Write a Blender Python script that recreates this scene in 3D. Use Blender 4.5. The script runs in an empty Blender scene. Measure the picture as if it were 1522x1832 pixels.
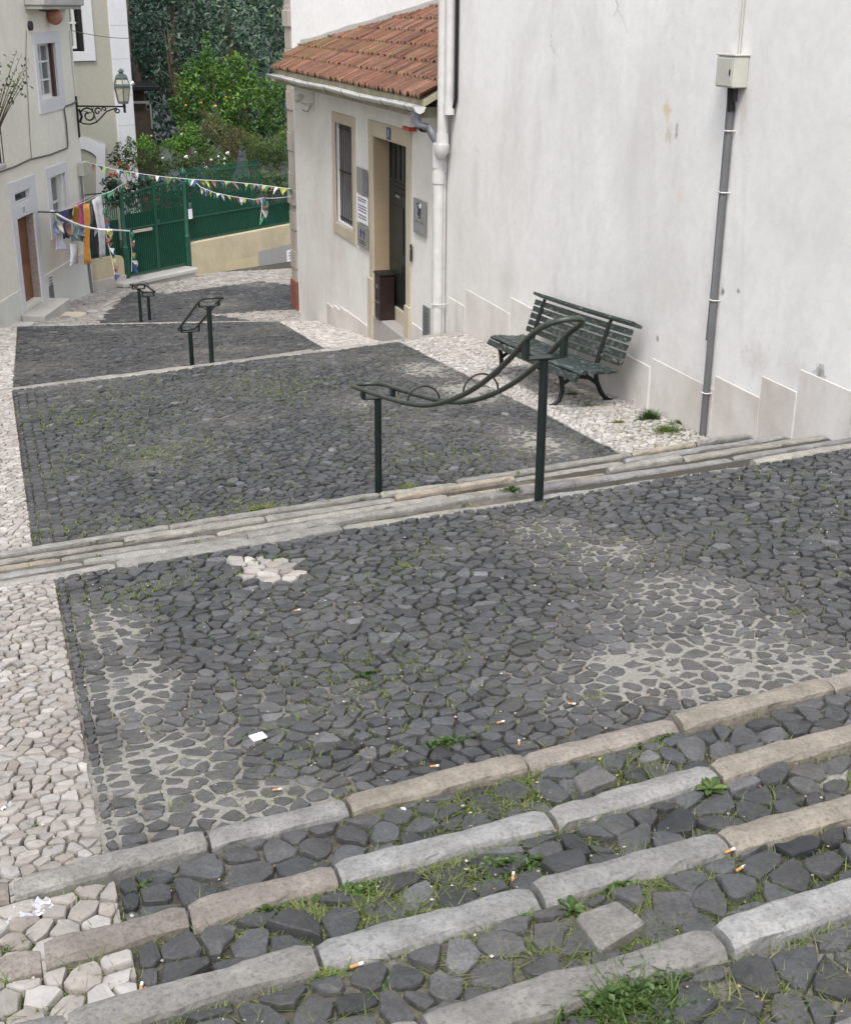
import bpy, math, random
from mathutils import Vector, Matrix, noise
R=math.radians
random.seed(7)
scene=bpy.context.scene
# world axes: X across the street to the right (T), Y down the street (S), Z up; origin at the eye
# ---------------------------------------------------------------- camera
F=2320.; PIT=R(21.3); YAW=R(-18.5); ROLL=R(-0.4); CU,CV=761.,916.
def _basis():
    ce,se=math.cos(-YAW),math.sin(-YAW)
    right=Vector((ce,-se,0)); fl=Vector((se,ce,0)); up=Vector((0,0,1))
    fwd=fl*math.cos(PIT)-up*math.sin(PIT)
    upc=fl*math.sin(PIT)+up*math.cos(PIT)
    c,s=math.cos(ROLL),math.sin(ROLL)
    return right*c-upc*s, right*s+upc*c, fwd
CR,CUp,CF=_basis()
cam=bpy.data.cameras.new('camera'); camo=bpy.data.objects.new('camera',cam)
scene.collection.objects.link(camo); scene.camera=camo
camo.matrix_world=Matrix(((CR.x,CUp.x,-CF.x,0),(CR.y,CUp.y,-CF.y,0),(CR.z,CUp.z,-CF.z,0),(0,0,0,1)))
cam.sensor_fit='VERTICAL'; cam.sensor_height=24; cam.lens=24*F/1832; cam.clip_end=2000; cam.clip_start=.05
# ---------------------------------------------------------------- world + sun
SUN_EL,SUN_AZ=R(58),R(206)      # azimuth clockwise from +Y : high, behind the camera
w=bpy.data.worlds.new("World"); scene.world=w; w.use_nodes=True
nt=w.node_tree; nt.nodes.clear()
sky=nt.nodes.new('ShaderNodeTexSky'); sky.sky_type='NISHITA'; sky.sun_disc=False
sky.sun_elevation=SUN_EL; sky.sun_rotation=SUN_AZ; sky.air_density=1.0; sky.dust_density=2.5; sky.ozone_density=1
hs=nt.nodes.new('ShaderNodeHueSaturation'); hs.inputs['Saturation'].default_value=.36
bg=nt.nodes.new('ShaderNodeBackground'); bg.inputs[1].default_value=.15
wo=nt.nodes.new('ShaderNodeOutputWorld')
nt.links.new(sky.outputs[0],hs.inputs['Color']); nt.links.new(hs.outputs[0],bg.inputs[0]); nt.links.new(bg.outputs[0],wo.inputs[0])
sl=bpy.data.lights.new('sun','SUN'); sl.energy=1.15; sl.angle=R(15); sl.color=(1,.95,.88)
so=bpy.data.objects.new('sun',sl); scene.collection.objects.link(so)
sd=Vector((math.sin(SUN_AZ)*math.cos(SUN_EL),math.cos(SUN_AZ)*math.cos(SUN_EL),math.sin(SUN_EL)))
so.rotation_euler=sd.to_track_quat('Z','Y').to_euler(); so.location=sd*30
scene.view_settings.view_transform='Standard'; scene.view_settings.look='None'
scene.view_settings.exposure=1.12; scene.view_settings.gamma=1
# ---------------------------------------------------------------- measuring helpers (photo pixel -> real place)
def ray(u,v): return CR*((u-CU)/F)+CUp*((CV-v)/F)+CF
def onT(u,v,T): r=ray(u,v); return r*(T/r.x)
def onS(u,v,S): r=ray(u,v); return r*(S/r.y)
def onZ(u,v,Z): r=ray(u,v); return r*(Z/r.z)
# stair and landing lines: S = a + b*T at top height z
LN={'L5':(1.14,.08,-1.44),'L4':(1.58,.09,-1.60),'L3':(2.01,.09,-1.76),'L2':(2.43,.11,-1.92),'L1':(2.91,.11,-2.08),
    'U2':(6.05,.11,-2.60),'l2':(7.90,.13,-3.20),'c3':(14.32,.19,-3.905),'c3e':(16.4,.19,-4.505),'c4':(24.58,-.21,-5.5),'c4e':(25.0,-.21,-5.63)}
def lS(k,T): a,b,z=LN[k]; return a+b*T
RAMPS=[('L1','U2',-2.24,-2.60),('l2','c3',-3.35,-3.905),('c3e','c4',-4.655,-5.5)]
def ramp_z(i,T,S):
    a,b,za,zb=RAMPS[i]; Sa,Sb=lS(a,T),lS(b,T); return za+(zb-za)*(S-Sa)/(Sb-Sa)
def land4(T,S):
    return -5.80-.077*(S-25.0)+ .16*math.exp(-max(0,S-23.5)/3.5)*max(0,min(1,(2.2-T)/1.5))
def bisect(u,v,f):
    r=ray(u,v); lo,hi=.5,70
    for _ in range(50):
        m=(lo+hi)/2; p=r*m
        if p.z>f(p.x,p.y): lo=m
        else: hi=m
    return r*lo
def g1(u,v): return bisect(u,v,lambda T,S:ramp_z(0,T,S))
def g2(u,v): return bisect(u,v,lambda T,S:ramp_z(1,T,S))
def g3(u,v): return bisect(u,v,lambda T,S:ramp_z(2,T,S))
def g4(u,v): return bisect(u,v,land4)
# ---------------------------------------------------------------- materials
def rgb(h,k=1.0):
    return tuple((c/255/12.92 if c/255<=.04045 else ((c/255+.055)/1.055)**2.4)*k for c in h)+(1,)
class NT:
    def __init__(s,name):
        s.m=bpy.data.materials.new(name); s.m.use_nodes=True; s.t=s.m.node_tree
        s.b=s.t.nodes['Principled BSDF']; s.co=s.n('TexCoord')
    def n(s,k,**kw):
        o=s.t.nodes.new('ShaderNode'+k)
        for a,v in kw.items(): setattr(o,a,v)
        return o
    def l(s,a,b): s.t.links.new(a,b)
    def noise(s,scale,detail=6,rough=.6,stretch=None,dist=0):
        o=s.n('TexNoise'); o.inputs['Scale'].default_value=scale; o.inputs['Detail'].default_value=detail
        o.inputs['Roughness'].default_value=rough; o.inputs['Distortion'].default_value=dist
        if stretch:
            mp=s.n('Mapping'); mp.inputs['Scale'].default_value=stretch
            s.l(s.co.outputs['Object'],mp.inputs[0]); s.l(mp.outputs[0],o.inputs['Vector'])
        else: s.l(s.co.outputs['Object'],o.inputs['Vector'])
        return o.outputs['Fac']
    def ramp(s,f,stops):
        o=s.n('ValToRGB'); e=o.color_ramp.elements
        while len(e)<len(stops): e.new(.5)
        for i,(p,c) in enumerate(stops):
            e[i].position=p; e[i].color=c if not isinstance(c,(int,float)) else (c,c,c,1)
        s.l(f,o.inputs[0]); return o.outputs[0]
    def mix(s,f,a,b,mode='MIX'):
        o=s.n('Mix',data_type='RGBA',blend_type=mode)
        for v,i in((f,0),(a,6),(b,7)):
            if hasattr(v,'default_value') or hasattr(v,'is_linked'): s.l(v,o.inputs[i])
            else: o.inputs[i].default_value=v
        return o.outputs[2]
    def math(s,op,a,b=0):
        o=s.n('Math',operation=op)
        for v,i in((a,0),(b,1)):
            if hasattr(v,'is_linked'): s.l(v,o.inputs[i])
            else: o.inputs[i].default_value=v
        return o.outputs[0]
    def attr(s,name):
        o=s.n('Attribute'); o.attribute_name=name; return o.outputs['Color']
    def bump(s,h,dist=.01,strength=.6):
        o=s.n('Bump'); o.inputs['Distance'].default_value=dist; o.inputs['Strength'].default_value=strength
        s.l(h,o.inputs['Height']); s.l(o.outputs[0],s.b.inputs['Normal'])
    def col(s,c):
        if hasattr(c,'is_linked'): s.l(c,s.b.inputs['Base Color'])
        else: s.b.inputs['Base Color'].default_value=c
    def rough(s,r): s.b.inputs['Roughness'].default_value=r
def simple(name,c,rough=.6,metal=0,var=.25,scale=6,bump=.003,bs=40):
    t=NT(name); d=tuple(x*(1-var) for x in c[:3])+(1,); l=tuple(min(1,x*(1+var*.6)) for x in c[:3])+(1,)
    t.col(t.ramp(t.noise(scale),[(.3,d),(.7,l)])); t.rough(rough); t.b.inputs['Metallic'].default_value=metal
    if bump: t.bump(t.noise(bs,4),bump,.5)
    return t.m
def plaster(name,base,dirt,amt=.5,streak=True,sc=1.0):
    t=NT(name)
    a=t.ramp(t.noise(.55*sc,7,.62,dist=.4),[(.38,0),(.72,amt)])
    c=t.mix(a,base,dirt)
    if streak:
        s=t.ramp(t.noise(.8,9,.62,(1.6,1.6,.45),dist=.8),[(.50,0),(.82,amt*.7)])
        c=t.mix(s,c,tuple(x*.9 for x in dirt[:3])+(1,))
    s2=t.ramp(t.noise(9*sc,5,.7),[(.35,.93),(.6,1)]); c=t.mix(1.0,c,s2,'MULTIPLY')
    sp=t.ramp(t.noise(2.2*sc,9,.8,dist=.6),[(.70,1),(.76,.72)]); c=t.mix(1.0,c,sp,'MULTIPLY')
    t.col(c); t.rough(.88); t.bump(t.noise(26,7,.7),.006,.45); return t.m
M={}
M['white_wall']=plaster('white_wall',(.82,.81,.80,1),(.56,.54,.51,1),.62)
_t=M['white_wall'].node_tree; _b=_t.nodes['Principled BSDF']; _c=_b.inputs['Base Color'].links[0].from_socket
STAINS=[((1193,195),.16,.20,(.60,.46,.27,1),.75),((1197,240),.13,.18,(.52,.44,.33,1),.7),((1210,235),.07,.14,(.22,.21,.20,1),.85),((1216,350),.12,.16,(.66,.56,.42,1),.5),((1465,675),.16,.18,(.20,.20,.185,1),.85),((1175,605),.05,.06,(.25,.22,.17,1),.9),((1100,640),.35,.22,(.45,.43,.42,1),.35),((1420,660),.5,.25,(.50,.48,.44,1),.4),((905,500),.8,.5,(.55,.52,.48,1),.45),((1000,600),.9,.25,(.52,.47,.42,1),.5),((1230,690),.5,.3,(.50,.45,.40,1),.55),((1350,640),.4,.35,(.50,.47,.43,1),.5),((850,330),.35,1.2,(.56,.54,.50,1),.5),((1330,200),.12,.5,(.50,.47,.42,1),.5),((1120,330),.6,1.0,(.58,.57,.55,1),.4),((1480,420),.5,.9,(.58,.57,.55,1),.45),((990,150),.25,.6,(.52,.51,.50,1),.4),((1320,520),.06,.05,(.2,.2,.19,1),.9),((1292,520),.05,.07,(.2,.2,.19,1),.9)]
for (u,v),ra,rz,cc,am in STAINS:
    r_=onT(u,v,5.65)-Vector((8.65,9,-3)); N_=_t.nodes.new
    tc=N_('ShaderNodeTexCoord'); mp=N_('ShaderNodeMapping'); mp.inputs['Location'].default_value=(0,-r_.y/ra,-r_.z/rz); mp.inputs['Scale'].default_value=(0,1/ra,1/rz); _t.links.new(tc.outputs['Object'],mp.inputs[0])
    ln=N_('ShaderNodeVectorMath'); ln.operation='LENGTH'; _t.links.new(mp.outputs[0],ln.inputs[0])
    nz=N_('ShaderNodeTexNoise'); nz.inputs['Scale'].default_value=9; nz.inputs['Detail'].default_value=8; nz.inputs['Roughness'].default_value=.75; _t.links.new(tc.outputs['Object'],nz.inputs['Vector'])
    ma=N_('ShaderNodeMath'); ma.operation='MULTIPLY_ADD'; _t.links.new(nz.outputs['Fac'],ma.inputs[0]); ma.inputs[1].default_value=2.6; 
    sb=N_('ShaderNodeMath'); sb.operation='MULTIPLY_ADD'; _t.links.new(ln.outputs['Value'],sb.inputs[0]); sb.inputs[1].default_value=-1; sb.inputs[2].default_value=-.75; _t.links.new(sb.outputs[0],ma.inputs[2])
    cr=N_('ShaderNodeValToRGB'); cr.color_ramp.elements[0].position=0; cr.color_ramp.elements[1].position=.45; cr.color_ramp.elements[0].color=(0,0,0,1); cr.color_ramp.elements[1].color=(am,am,am,1); _t.links.new(ma.outputs[0],cr.inputs[0])
    mx=N_('ShaderNodeMix'); mx.data_type='RGBA'; _t.links.new(cr.outputs[0],mx.inputs[0]); _t.links.new(_c,mx.inputs[6]); mx.inputs[7].default_value=cc; _c=mx.outputs[2]
_t.links.new(_c,_b.inputs['Base Color'])
M['annex_wall']=plaster('annex_wall',(.80,.79,.775,1),(.56,.51,.44,1),.55)
M['bright_wall']=plaster('bright_wall',(.80,.80,.81,1),(.62,.62,.62,1),.3)
M['cream_wall']=plaster('cream_wall',(.82,.79,.69,1),(.66,.63,.54,1),.5)
M['cream_dado']=plaster('cream_dado',(.74,.74,.68,1),(.58,.58,.52,1),.5)
M['olive_wall']=plaster('olive_wall',(.42,.41,.34,1),(.35,.34,.28,1),.4)
M['yellow_wall']=plaster('yellow_wall',(.55,.475,.32,1),(.36,.31,.21,1),.8,sc=2)
M['patch_wall']=plaster('patch_wall',(.36,.345,.33,1),(.28,.27,.26,1),.5,sc=2)
M['skirting']=plaster('skirting_render',(.70,.675,.65,1),(.47,.41,.37,1),.8,sc=1.5)
M['white_stone']=plaster('white_stone',(.68,.68,.70,1),(.55,.55,.57,1),.4,sc=2)
M['beige_stone']=plaster('beige_stone',(.53,.47,.37,1),(.40,.33,.23,1),.6,sc=2.5)
M['jamb_stone']=plaster('jamb_stone',(.40,.31,.19,1),(.27,.21,.16,1),.6,sc=2.5)
M['quoin_stone']=plaster('quoin_stone',(.47,.43,.39,1),(.36,.31,.28,1),.6,sc=2.5)
M['pale_stone']=plaster('pale_stone',(.48,.47,.44,1),(.34,.33,.30,1),.6,sc=3)
M['iron_green']=simple('green_iron_paint',(.010,.019,.017,1),.42,.2,.3,12)
M['rail_green']=simple('worn_rail_green',(.050,.060,.048,1),.4,.25,.35,9)
M['gate_green']=simple('gate_green_paint',(.009,.080,.047,1),.5,0,.25,5)
M['gate_sheet']=simple('gate_sheet_green',(.008,.064,.040,1),.55,0,.2,3)
M['black_iron']=simple('black_iron',(.012,.012,.013,1),.5,.3,.3,20)
M['pipe_white']=simple('white_pipe_paint',(.56,.55,.54,1),.55,0,.15,6)
M['pipe_grey']=simple('grey_pvc',(.155,.165,.185,1),.45,0,.15,5)
M['conduit']=simple('dark_conduit',(.115,.118,.122,1),.5,0,.15,5)
M['box_beige']=simple('box_beige',(.46,.455,.41,1),.5,0,.1,8)
M['dark_glass']=simple('dark_glass',(.02,.022,.025,1),.12,0,.3,2,0)
M['grey_glass']=simple('curtain_glass',(.17,.175,.18,1),.18,0,.35,3,0)
M['white_paint']=simple('white_joinery_paint',(.72,.72,.71,1),.45,0,.08,8)
M['brown_door']=simple('brown_door_wood',(.21,.085,.035,1),.45,0,.25,3)
M['maroon']=simple('maroon_shutter',(.06,.028,.026,1),.5,0,.2,6)
M['door_green']=simple('door_dark_green',(.014,.022,.020,1),.45,0,.3,4)
M['bin']=simple('bin_brown',(.032,.017,.016,1),.4,.2,.3,6)
M['red_base']=simple('red_base_paint',(.27,.10,.07,1),.8,0,.35,5,.01)
M['eave']=simple('eave_render',(.34,.31,.22,1),.8,0,.3,5)
M['steel']=simple('brushed_plaque',(.38,.39,.38,1),.38,.5,.12,10)
M['ink']=simple('dark_ink',(.03,.035,.06,1),.5,0,.1,10,0)
M['blue_ink']=simple('blue_enamel',(.035,.05,.16,1),.4,0,.1,10,0)
M['red_plastic']=simple('red_plastic',(.42,.03,.02,1),.35,0,.15,10,0)
M['terracotta']=simple('terracotta_pot',(.42,.19,.13,1),.7,0,.3,14)
M['bark']=simple('bark',(.10,.075,.055,1),.9,0,.4,8,.02,12)
M['soil']=simple('soil',(.06,.05,.035,1),.95,0,.4,2,.03,8)
M['lamp_metal']=simple('lamp_verdigris',(.11,.15,.14,1),.5,.3,.3,10)
M['lamp_glass']=simple('lamp_milky_glass',(.46,.44,.35,1),.2,0,.15,4,0)
M['cable']=simple('cable',(.09,.085,.08,1),.6,0,.2,10,0)
M['lead']=simple('lead_flashing',(.10,.10,.115,1),.6,.2,.3,8)
M['paper']=simple('paper',(.8,.8,.82,1),.7,0,.05,10,0)
M['filter']=simple('cigarette_filter',(.55,.27,.10,1),.8,0,.2,40,0)
M['butt_white']=simple('cigarette_paper',(.72,.70,.66,1),.8,0,.15,40,0)
def cloth(n,c): return simple('cloth_'+n,c,.9,0,.22,9,.004,60)
for n,c in dict(white=(.70,.69,.72,1),lavender=(.52,.50,.58,1),orange=(.78,.33,.06,1),mustard=(.50,.30,.04,1),pink=(.55,.10,.28,1),navy=(.04,.045,.13,1),
    blue=(.22,.27,.42,1),teal=(.28,.38,.38,1),cream=(.60,.58,.46,1),brown=(.10,.07,.05,1),charcoal=(.035,.035,.04,1),stripe=(.30,.17,.12,1)).items(): M['c_'+n]=cloth(n,c)
for n,c in dict(f_white=(.66,.68,.72,1),f_yellow=(.50,.52,.12,1),f_green=(.05,.22,.12,1),f_blue=(.05,.08,.22,1),f_red=(.32,.15,.13,1)).items(): M[n]=simple('flag_'+n[2:],c,.8,0,.1,20,0)
# basalt setts / limestone setts : every stone has its own tint, stored per face corner
def stone_mat(name,kind):
    t=NT(name); a=t.attr('tint')
    n=t.noise(14,8,.7); n2=t.noise(120,4,.7)
    if kind=='dark':
        c=t.mix(1.0,a,t.ramp(n,[(.30,.66),(.72,1.36)]),'MULTIPLY')
        c=t.mix(1.0,c,t.ramp(n2,[(.3,.66),(.7,1.32)]),'MULTIPLY')
        # dust caught on the worn tops
        c=t.mix(t.ramp(t.noise(5,9,.75,dist=.5),[(.56,0),(.78,.30)]),c,(.20,.185,.165,1))
        t.rough(.62)
    else:
        c=t.mix(1.0,a,t.ramp(n,[(.30,.72),(.68,1.12)]),'MULTIPLY')
        c=t.mix(t.ramp(t.noise(30,8,.75),[(.60,0),(.75,.45)]),c,(.19,.16,.125,1))
        t.rough(.8)
    t.col(c); t.bump(t.noise(45,8,.75),.006,.7); return t.m
M['basalt']=stone_mat('basalt_setts','dark'); M['limestone']=stone_mat('limestone_setts','light')
t=NT('joint_ground'); a=t.attr('cem'); sep=t.n('SeparateColor'); t.l(a,sep.inputs[0])
cm=t.math('ADD',sep.outputs[0],t.math('MULTIPLY',t.math('SUBTRACT',t.noise(6,8,.7),.5),1.3))
c=t.ramp(cm,[(.10,(.060,.053,.043,1)),(.38,(.155,.142,.122,1)),(.72,(.285,.275,.25,1))])
c=t.mix(1.0,c,t.ramp(t.noise(70,6,.75),[(.3,.6),(.7,1.25)]),'MULTIPLY')
ms=t.math('ADD',sep.outputs[1],t.math('MULTIPLY',t.math('SUBTRACT',t.noise(4,8,.7),.5),1.2))
c=t.mix(t.ramp(ms,[(.35,0),(.8,.85)]),c,(.085,.10,.032,1))
t.col(c); t.rough(.95); t.bump(t.noise(60,8,.8),.01,.8); M['joint']=t.m
t=NT('kerb_limestone'); a=t.attr('tint')
c=t.mix(1.0,a,t.ramp(t.noise(9,9,.7),[(.3,.60),(.7,1.22)]),'MULTIPLY')
c=t.mix(1.0,c,t.ramp(t.noise(90,6,.85),[(.32,.45),(.52,1.12)]),'MULTIPLY')
c=t.mix(t.ramp(t.noise(4,9,.78,dist=1.0),[(.50,0),(.72,.6)]),c,(.15,.14,.12,1))
c=t.mix(t.ramp(t.noise(55,6,.8),[(.66,0),(.72,.7)]),c,(.07,.065,.055,1))
c=t.mix(t.ramp(t.noise(3,8,.7),[(.62,0),(.78,.35)]),c,(.50,.48,.44,1))
t.col(c); t.rough(.85); t.bump(t.noise(55,9,.8),.008,.8); M['kerb']=t.m
t=NT('roof_tile'); a=t.attr('tint')
c=t.mix(1.0,a,t.ramp(t.noise(7,7,.7),[(.3,.6),(.7,1.3)]),'MULTIPLY')
sep=t.n('SeparateColor'); t.l(t.attr('cem'),sep.inputs[0])
ms=t.math('ADD',sep.outputs[1],t.math('MULTIPLY',t.math('SUBTRACT',t.noise(2.2,8,.75),.5),2.0))
c=t.mix(t.ramp(ms,[(.45,0),(.95,.70)]),c,(.13,.10,.030,1))
t.col(c); t.rough(.8); t.bump(t.noise(40,6,.7),.008,.6); M['tile']=t.m
def leaf_mat(name,dark,mid,light,trans=.25):
    t=NT(name); a=t.attr('tint'); sep=t.n('SeparateColor'); t.l(a,sep.inputs[0])
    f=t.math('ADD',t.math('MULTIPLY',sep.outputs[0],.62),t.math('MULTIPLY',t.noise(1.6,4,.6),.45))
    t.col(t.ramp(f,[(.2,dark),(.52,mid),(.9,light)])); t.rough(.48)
    tr=t.n('BsdfTranslucent'); t.l(t.b.inputs['Base Color'].links[0].from_socket,tr.inputs[0])
    mx=t.n('MixShader'); mx.inputs[0].default_value=trans
    t.l(t.b.outputs[0],mx.inputs[1]); t.l(tr.outputs[0],mx.inputs[2])
    out=[x for x in t.t.nodes if x.type=='OUTPUT_MATERIAL'][0]; t.l(mx.outputs[0],out.inputs[0]); return t.m
M['leaf_dark']=leaf_mat('leaf_evergreen',(.026,.052,.032,1),(.070,.125,.075,1),(.21,.31,.21,1),.15)
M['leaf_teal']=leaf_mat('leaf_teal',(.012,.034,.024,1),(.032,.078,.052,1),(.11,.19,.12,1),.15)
M['leaf_orange']=leaf_mat('leaf_citrus',(.016,.050,.008,1),(.055,.145,.018,1),(.18,.30,.04,1))
M['leaf_shrub']=leaf_mat('leaf_shrub',(.022,.050,.012,1),(.070,.13,.028,1),(.17,.24,.06,1))
M['leaf_brown']=leaf_mat('leaf_brownish',(.05,.055,.025,1),(.13,.13,.055,1),(.24,.22,.11,1))
M['leaf_bright']=leaf_mat('leaf_bright',(.030,.090,.012,1),(.09,.22,.025,1),(.24,.40,.06,1))
M['grass']=leaf_mat('grass_blade',(.045,.080,.018,1),(.12,.17,.04,1),(.30,.28,.12,1))
M['weed']=leaf_mat('weed_leaf',(.022,.045,.010,1),(.055,.105,.022,1),(.13,.19,.045,1))
M['petal_white']=simple('petal_white',(.78,.76,.70,1),.7,0,.1,10,0)
M['petal_red']=simple('petal_red',(.48,.05,.02,1),.7,0,.2,10,0)
M['fruit']=simple('orange_fruit',(.72,.26,.02,1),.5,0,.2,20,0)
# ---------------------------------------------------------------- mesh builder
COL=scene.collection
class MB:
    def __init__(s,xf=None): s.v=[];s.f=[];s.m=[];s.t=[];s.c=[];s.xf=xf;s.mi=0;s.tint=(1,1,1);s.cem=(0,0,0)
    def P(s,p):
        s.v.append(tuple(s.xf(*p)) if s.xf else tuple(p)); return len(s.v)-1
    def face(s,idx): s.f.append(tuple(idx)); s.m.append(s.mi); s.t.append(s.tint); s.c.append(s.cem)
    def quad(s,*ps): s.face([s.P(p) for p in ps])
    def box(s,x0,x1,y0,y1,z0,z1,b=0):
        if x0>x1:x0,x1=x1,x0
        if y0>y1:y0,y1=y1,y0
        if z0>z1:z0,z1=z1,z0
        if b<=0:
            i=[s.P(p) for p in((x0,y0,z0),(x1,y0,z0),(x1,y1,z0),(x0,y1,z0),(x0,y0,z1),(x1,y0,z1),(x1,y1,z1),(x0,y1,z1))]
            for q in((0,3,2,1),(4,5,6,7),(0,1,5,4),(1,2,6,5),(2,3,7,6),(3,0,4,7)): s.face([i[k] for k in q])
        else:
            b=min(b,(x1-x0)*.45,(y1-y0)*.45,(z1-z0)*.45)
            g={}
            for ix,X in enumerate((x0,x0+b,x1-b,x1)):
                for iy,Y in enumerate((y0,y0+b,y1-b,y1)):
                    for iz,Z in enumerate((z0,z0+b,z1-b,z1)):
                        e=(ix in(0,3))+(iy in(0,3))+(iz in(0,3))
                        if e==1: g[ix,iy,iz]=s.P((X,Y,Z))
            def q(*k): s.face([g[a] for a in k])
            for e in(0,3):
                q((e,1,1),(e,2,1),(e,2,2),(e,1,2)); q((1,e,1),(2,e,1),(2,e,2),(1,e,2)); q((1,1,e),(2,1,e),(2,2,e),(1,2,e))
            n={0:1,3:2}
            for a in(0,3):
                for c in(0,3):
                    A,C=n[a],n[c]
                    q((a,C,1),(A,c,1),(A,c,2),(a,C,2)); q((a,1,C),(A,1,c),(A,2,c),(a,2,C)); q((1,a,C),(1,A,c),(2,A,c),(2,a,C))
                    for d in(0,3):
                        D=n[d]; q((a,C,D),(A,c,D),(A,C,d))
    def tube(s,pts,r,n=8,cap=True,closed=False):
        pts=[Vector(s.xf(*p)) if s.xf else Vector(p) for p in pts]; xf=s.xf; s.xf=None
        N=len(pts); rr=r if isinstance(r,(list,tuple)) else [r]*N; rings=[]; prev=None
        for i,p in enumerate(pts):
            if closed: d=pts[(i+1)%N]-pts[i-1]
            else: d=pts[min(i+1,N-1)]-pts[max(i-1,0)]
            if d.length<1e-9: d=Vector((0,0,1))
            d.normalize()
            if prev is None:
                up=Vector((0,0,1)) if abs(d.z)<.9 else Vector((1,0,0)); a=d.cross(up).normalized()
            else:
                a=prev-d*prev.dot(d)
                a=a.normalized() if a.length>1e-6 else d.orthogonal().normalized()
            prev=a; b=d.cross(a)
            rings.append([s.P(p+(a*math.cos(2*math.pi*k/n)+b*math.sin(2*math.pi*k/n))*rr[i]) for k in range(n)])
        for i in range(N if closed else N-1):
            A,B=rings[i],rings[(i+1)%N]
            for k in range(n): s.face((A[k],A[(k+1)%n],B[(k+1)%n],B[k]))
        if cap and not closed:
            for rg,rv in((rings[0],True),(rings[-1],False)):
                c=[s.P(s.v[i]) for i in rg]; s.face(c[::-1] if rv else c)
        s.xf=xf
    def prism(s,poly,y0,y1):          # polygon in (x,z), extruded along y
        a=[s.P((x,y0,z)) for x,z in poly]; b=[s.P((x,y1,z)) for x,z in poly]; n=len(poly)
        s.face(a); s.face(b[::-1])
        for i in range(n): s.face((a[i],b[i],b[(i+1)%n],a[(i+1)%n]))
    def lathe(s,prof,c,n=12,ax='z',a0=0):
        rings=[]
        for r,h in prof: rings.append([s.P((c[0]+r*math.cos(2*math.pi*k/n+a0),c[1]+r*math.sin(2*math.pi*k/n+a0),c[2]+h)) for k in range(n)])
        for A,B in zip(rings,rings[1:]):
            for k in range(n): s.face((A[k],A[(k+1)%n],B[(k+1)%n],B[k]))
        s.face(rings[0][::-1]); s.face(rings[-1])
    def build(s,name,mats,parent=None,loc=None,smooth=False):
        if not isinstance(mats,(list,tuple)): mats=[mats]
        root=parent
        while root is not None and root.parent is not None: root=root.parent
        o0=Vector(root.location) if root is not None else Vector(loc or (0,0,0))
        me=bpy.data.meshes.new(name)
        me.from_pydata([(x-o0.x,y-o0.y,z-o0.z) for x,y,z in s.v],[],s.f)
        for m in mats: me.materials.append(m)
        me.polygons.foreach_set('material_index',s.m)
        for an,data in(('tint',s.t),('cem',s.c)):
            if any(d!=data[0] for d in data) or data and an=='tint' and data[0]!=(1,1,1):
                at=me.attributes.new(an,'FLOAT_COLOR','FACE'); fl=[]
                for d in data: fl.extend((d[0],d[1],d[2],1))
                at.data.foreach_set('color',fl)
        if smooth: me.polygons.foreach_set('use_smooth',[True]*len(s.f))
        me.update()
        o=bpy.data.objects.new(name,me); COL.objects.link(o)
        if parent is not None: o.parent=parent
        else: o.location=o0
        return o
def recalc(o):
    import bmesh
    bm=bmesh.new(); bm.from_mesh(o.data); bmesh.ops.recalc_face_normals(bm,faces=bm.faces); bm.to_mesh(o.data); bm.free(); return o
def tag(o,label=None,cat=None,group=None,kind=None):
    if label:o['label']=label
    if cat:o['category']=cat
    if group:o['group']=group
    if kind:o['kind']=kind
    return o
def thing(name,label,cat,loc,group=None):
    o=bpy.data.objects.new(name,None); COL.objects.link(o); o.location=loc; o.empty_display_size=.2
    return tag(o,label,cat,group)
def struct(name,mb,mats,loc=None,**k): return tag(mb.build(name,mats,None,loc,**k),kind='structure')
def text_mesh(txt,size,fn,name,mat,parent,off=0.002):
    cu=bpy.data.curves.new('txt','FONT'); cu.body=txt; cu.size=size; cu.align_x='CENTER'; cu.align_y='CENTER'; cu.extrude=.0015
    to=bpy.data.objects.new('txt',cu); COL.objects.link(to)
    dg=bpy.context.evaluated_depsgraph_get(); me=bpy.data.meshes.new_from_object(to.evaluated_get(dg))
    mb=MB()
    for v in me.vertices: mb.v.append(tuple(fn(v.co.x,v.co.y,v.co.z+off)))
    for p in me.polygons: mb.face(list(p.vertices))
    bpy.data.objects.remove(to); bpy.data.meshes.remove(me); bpy.data.curves.remove(cu)
    return mb.build(name,mat,parent)
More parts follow.
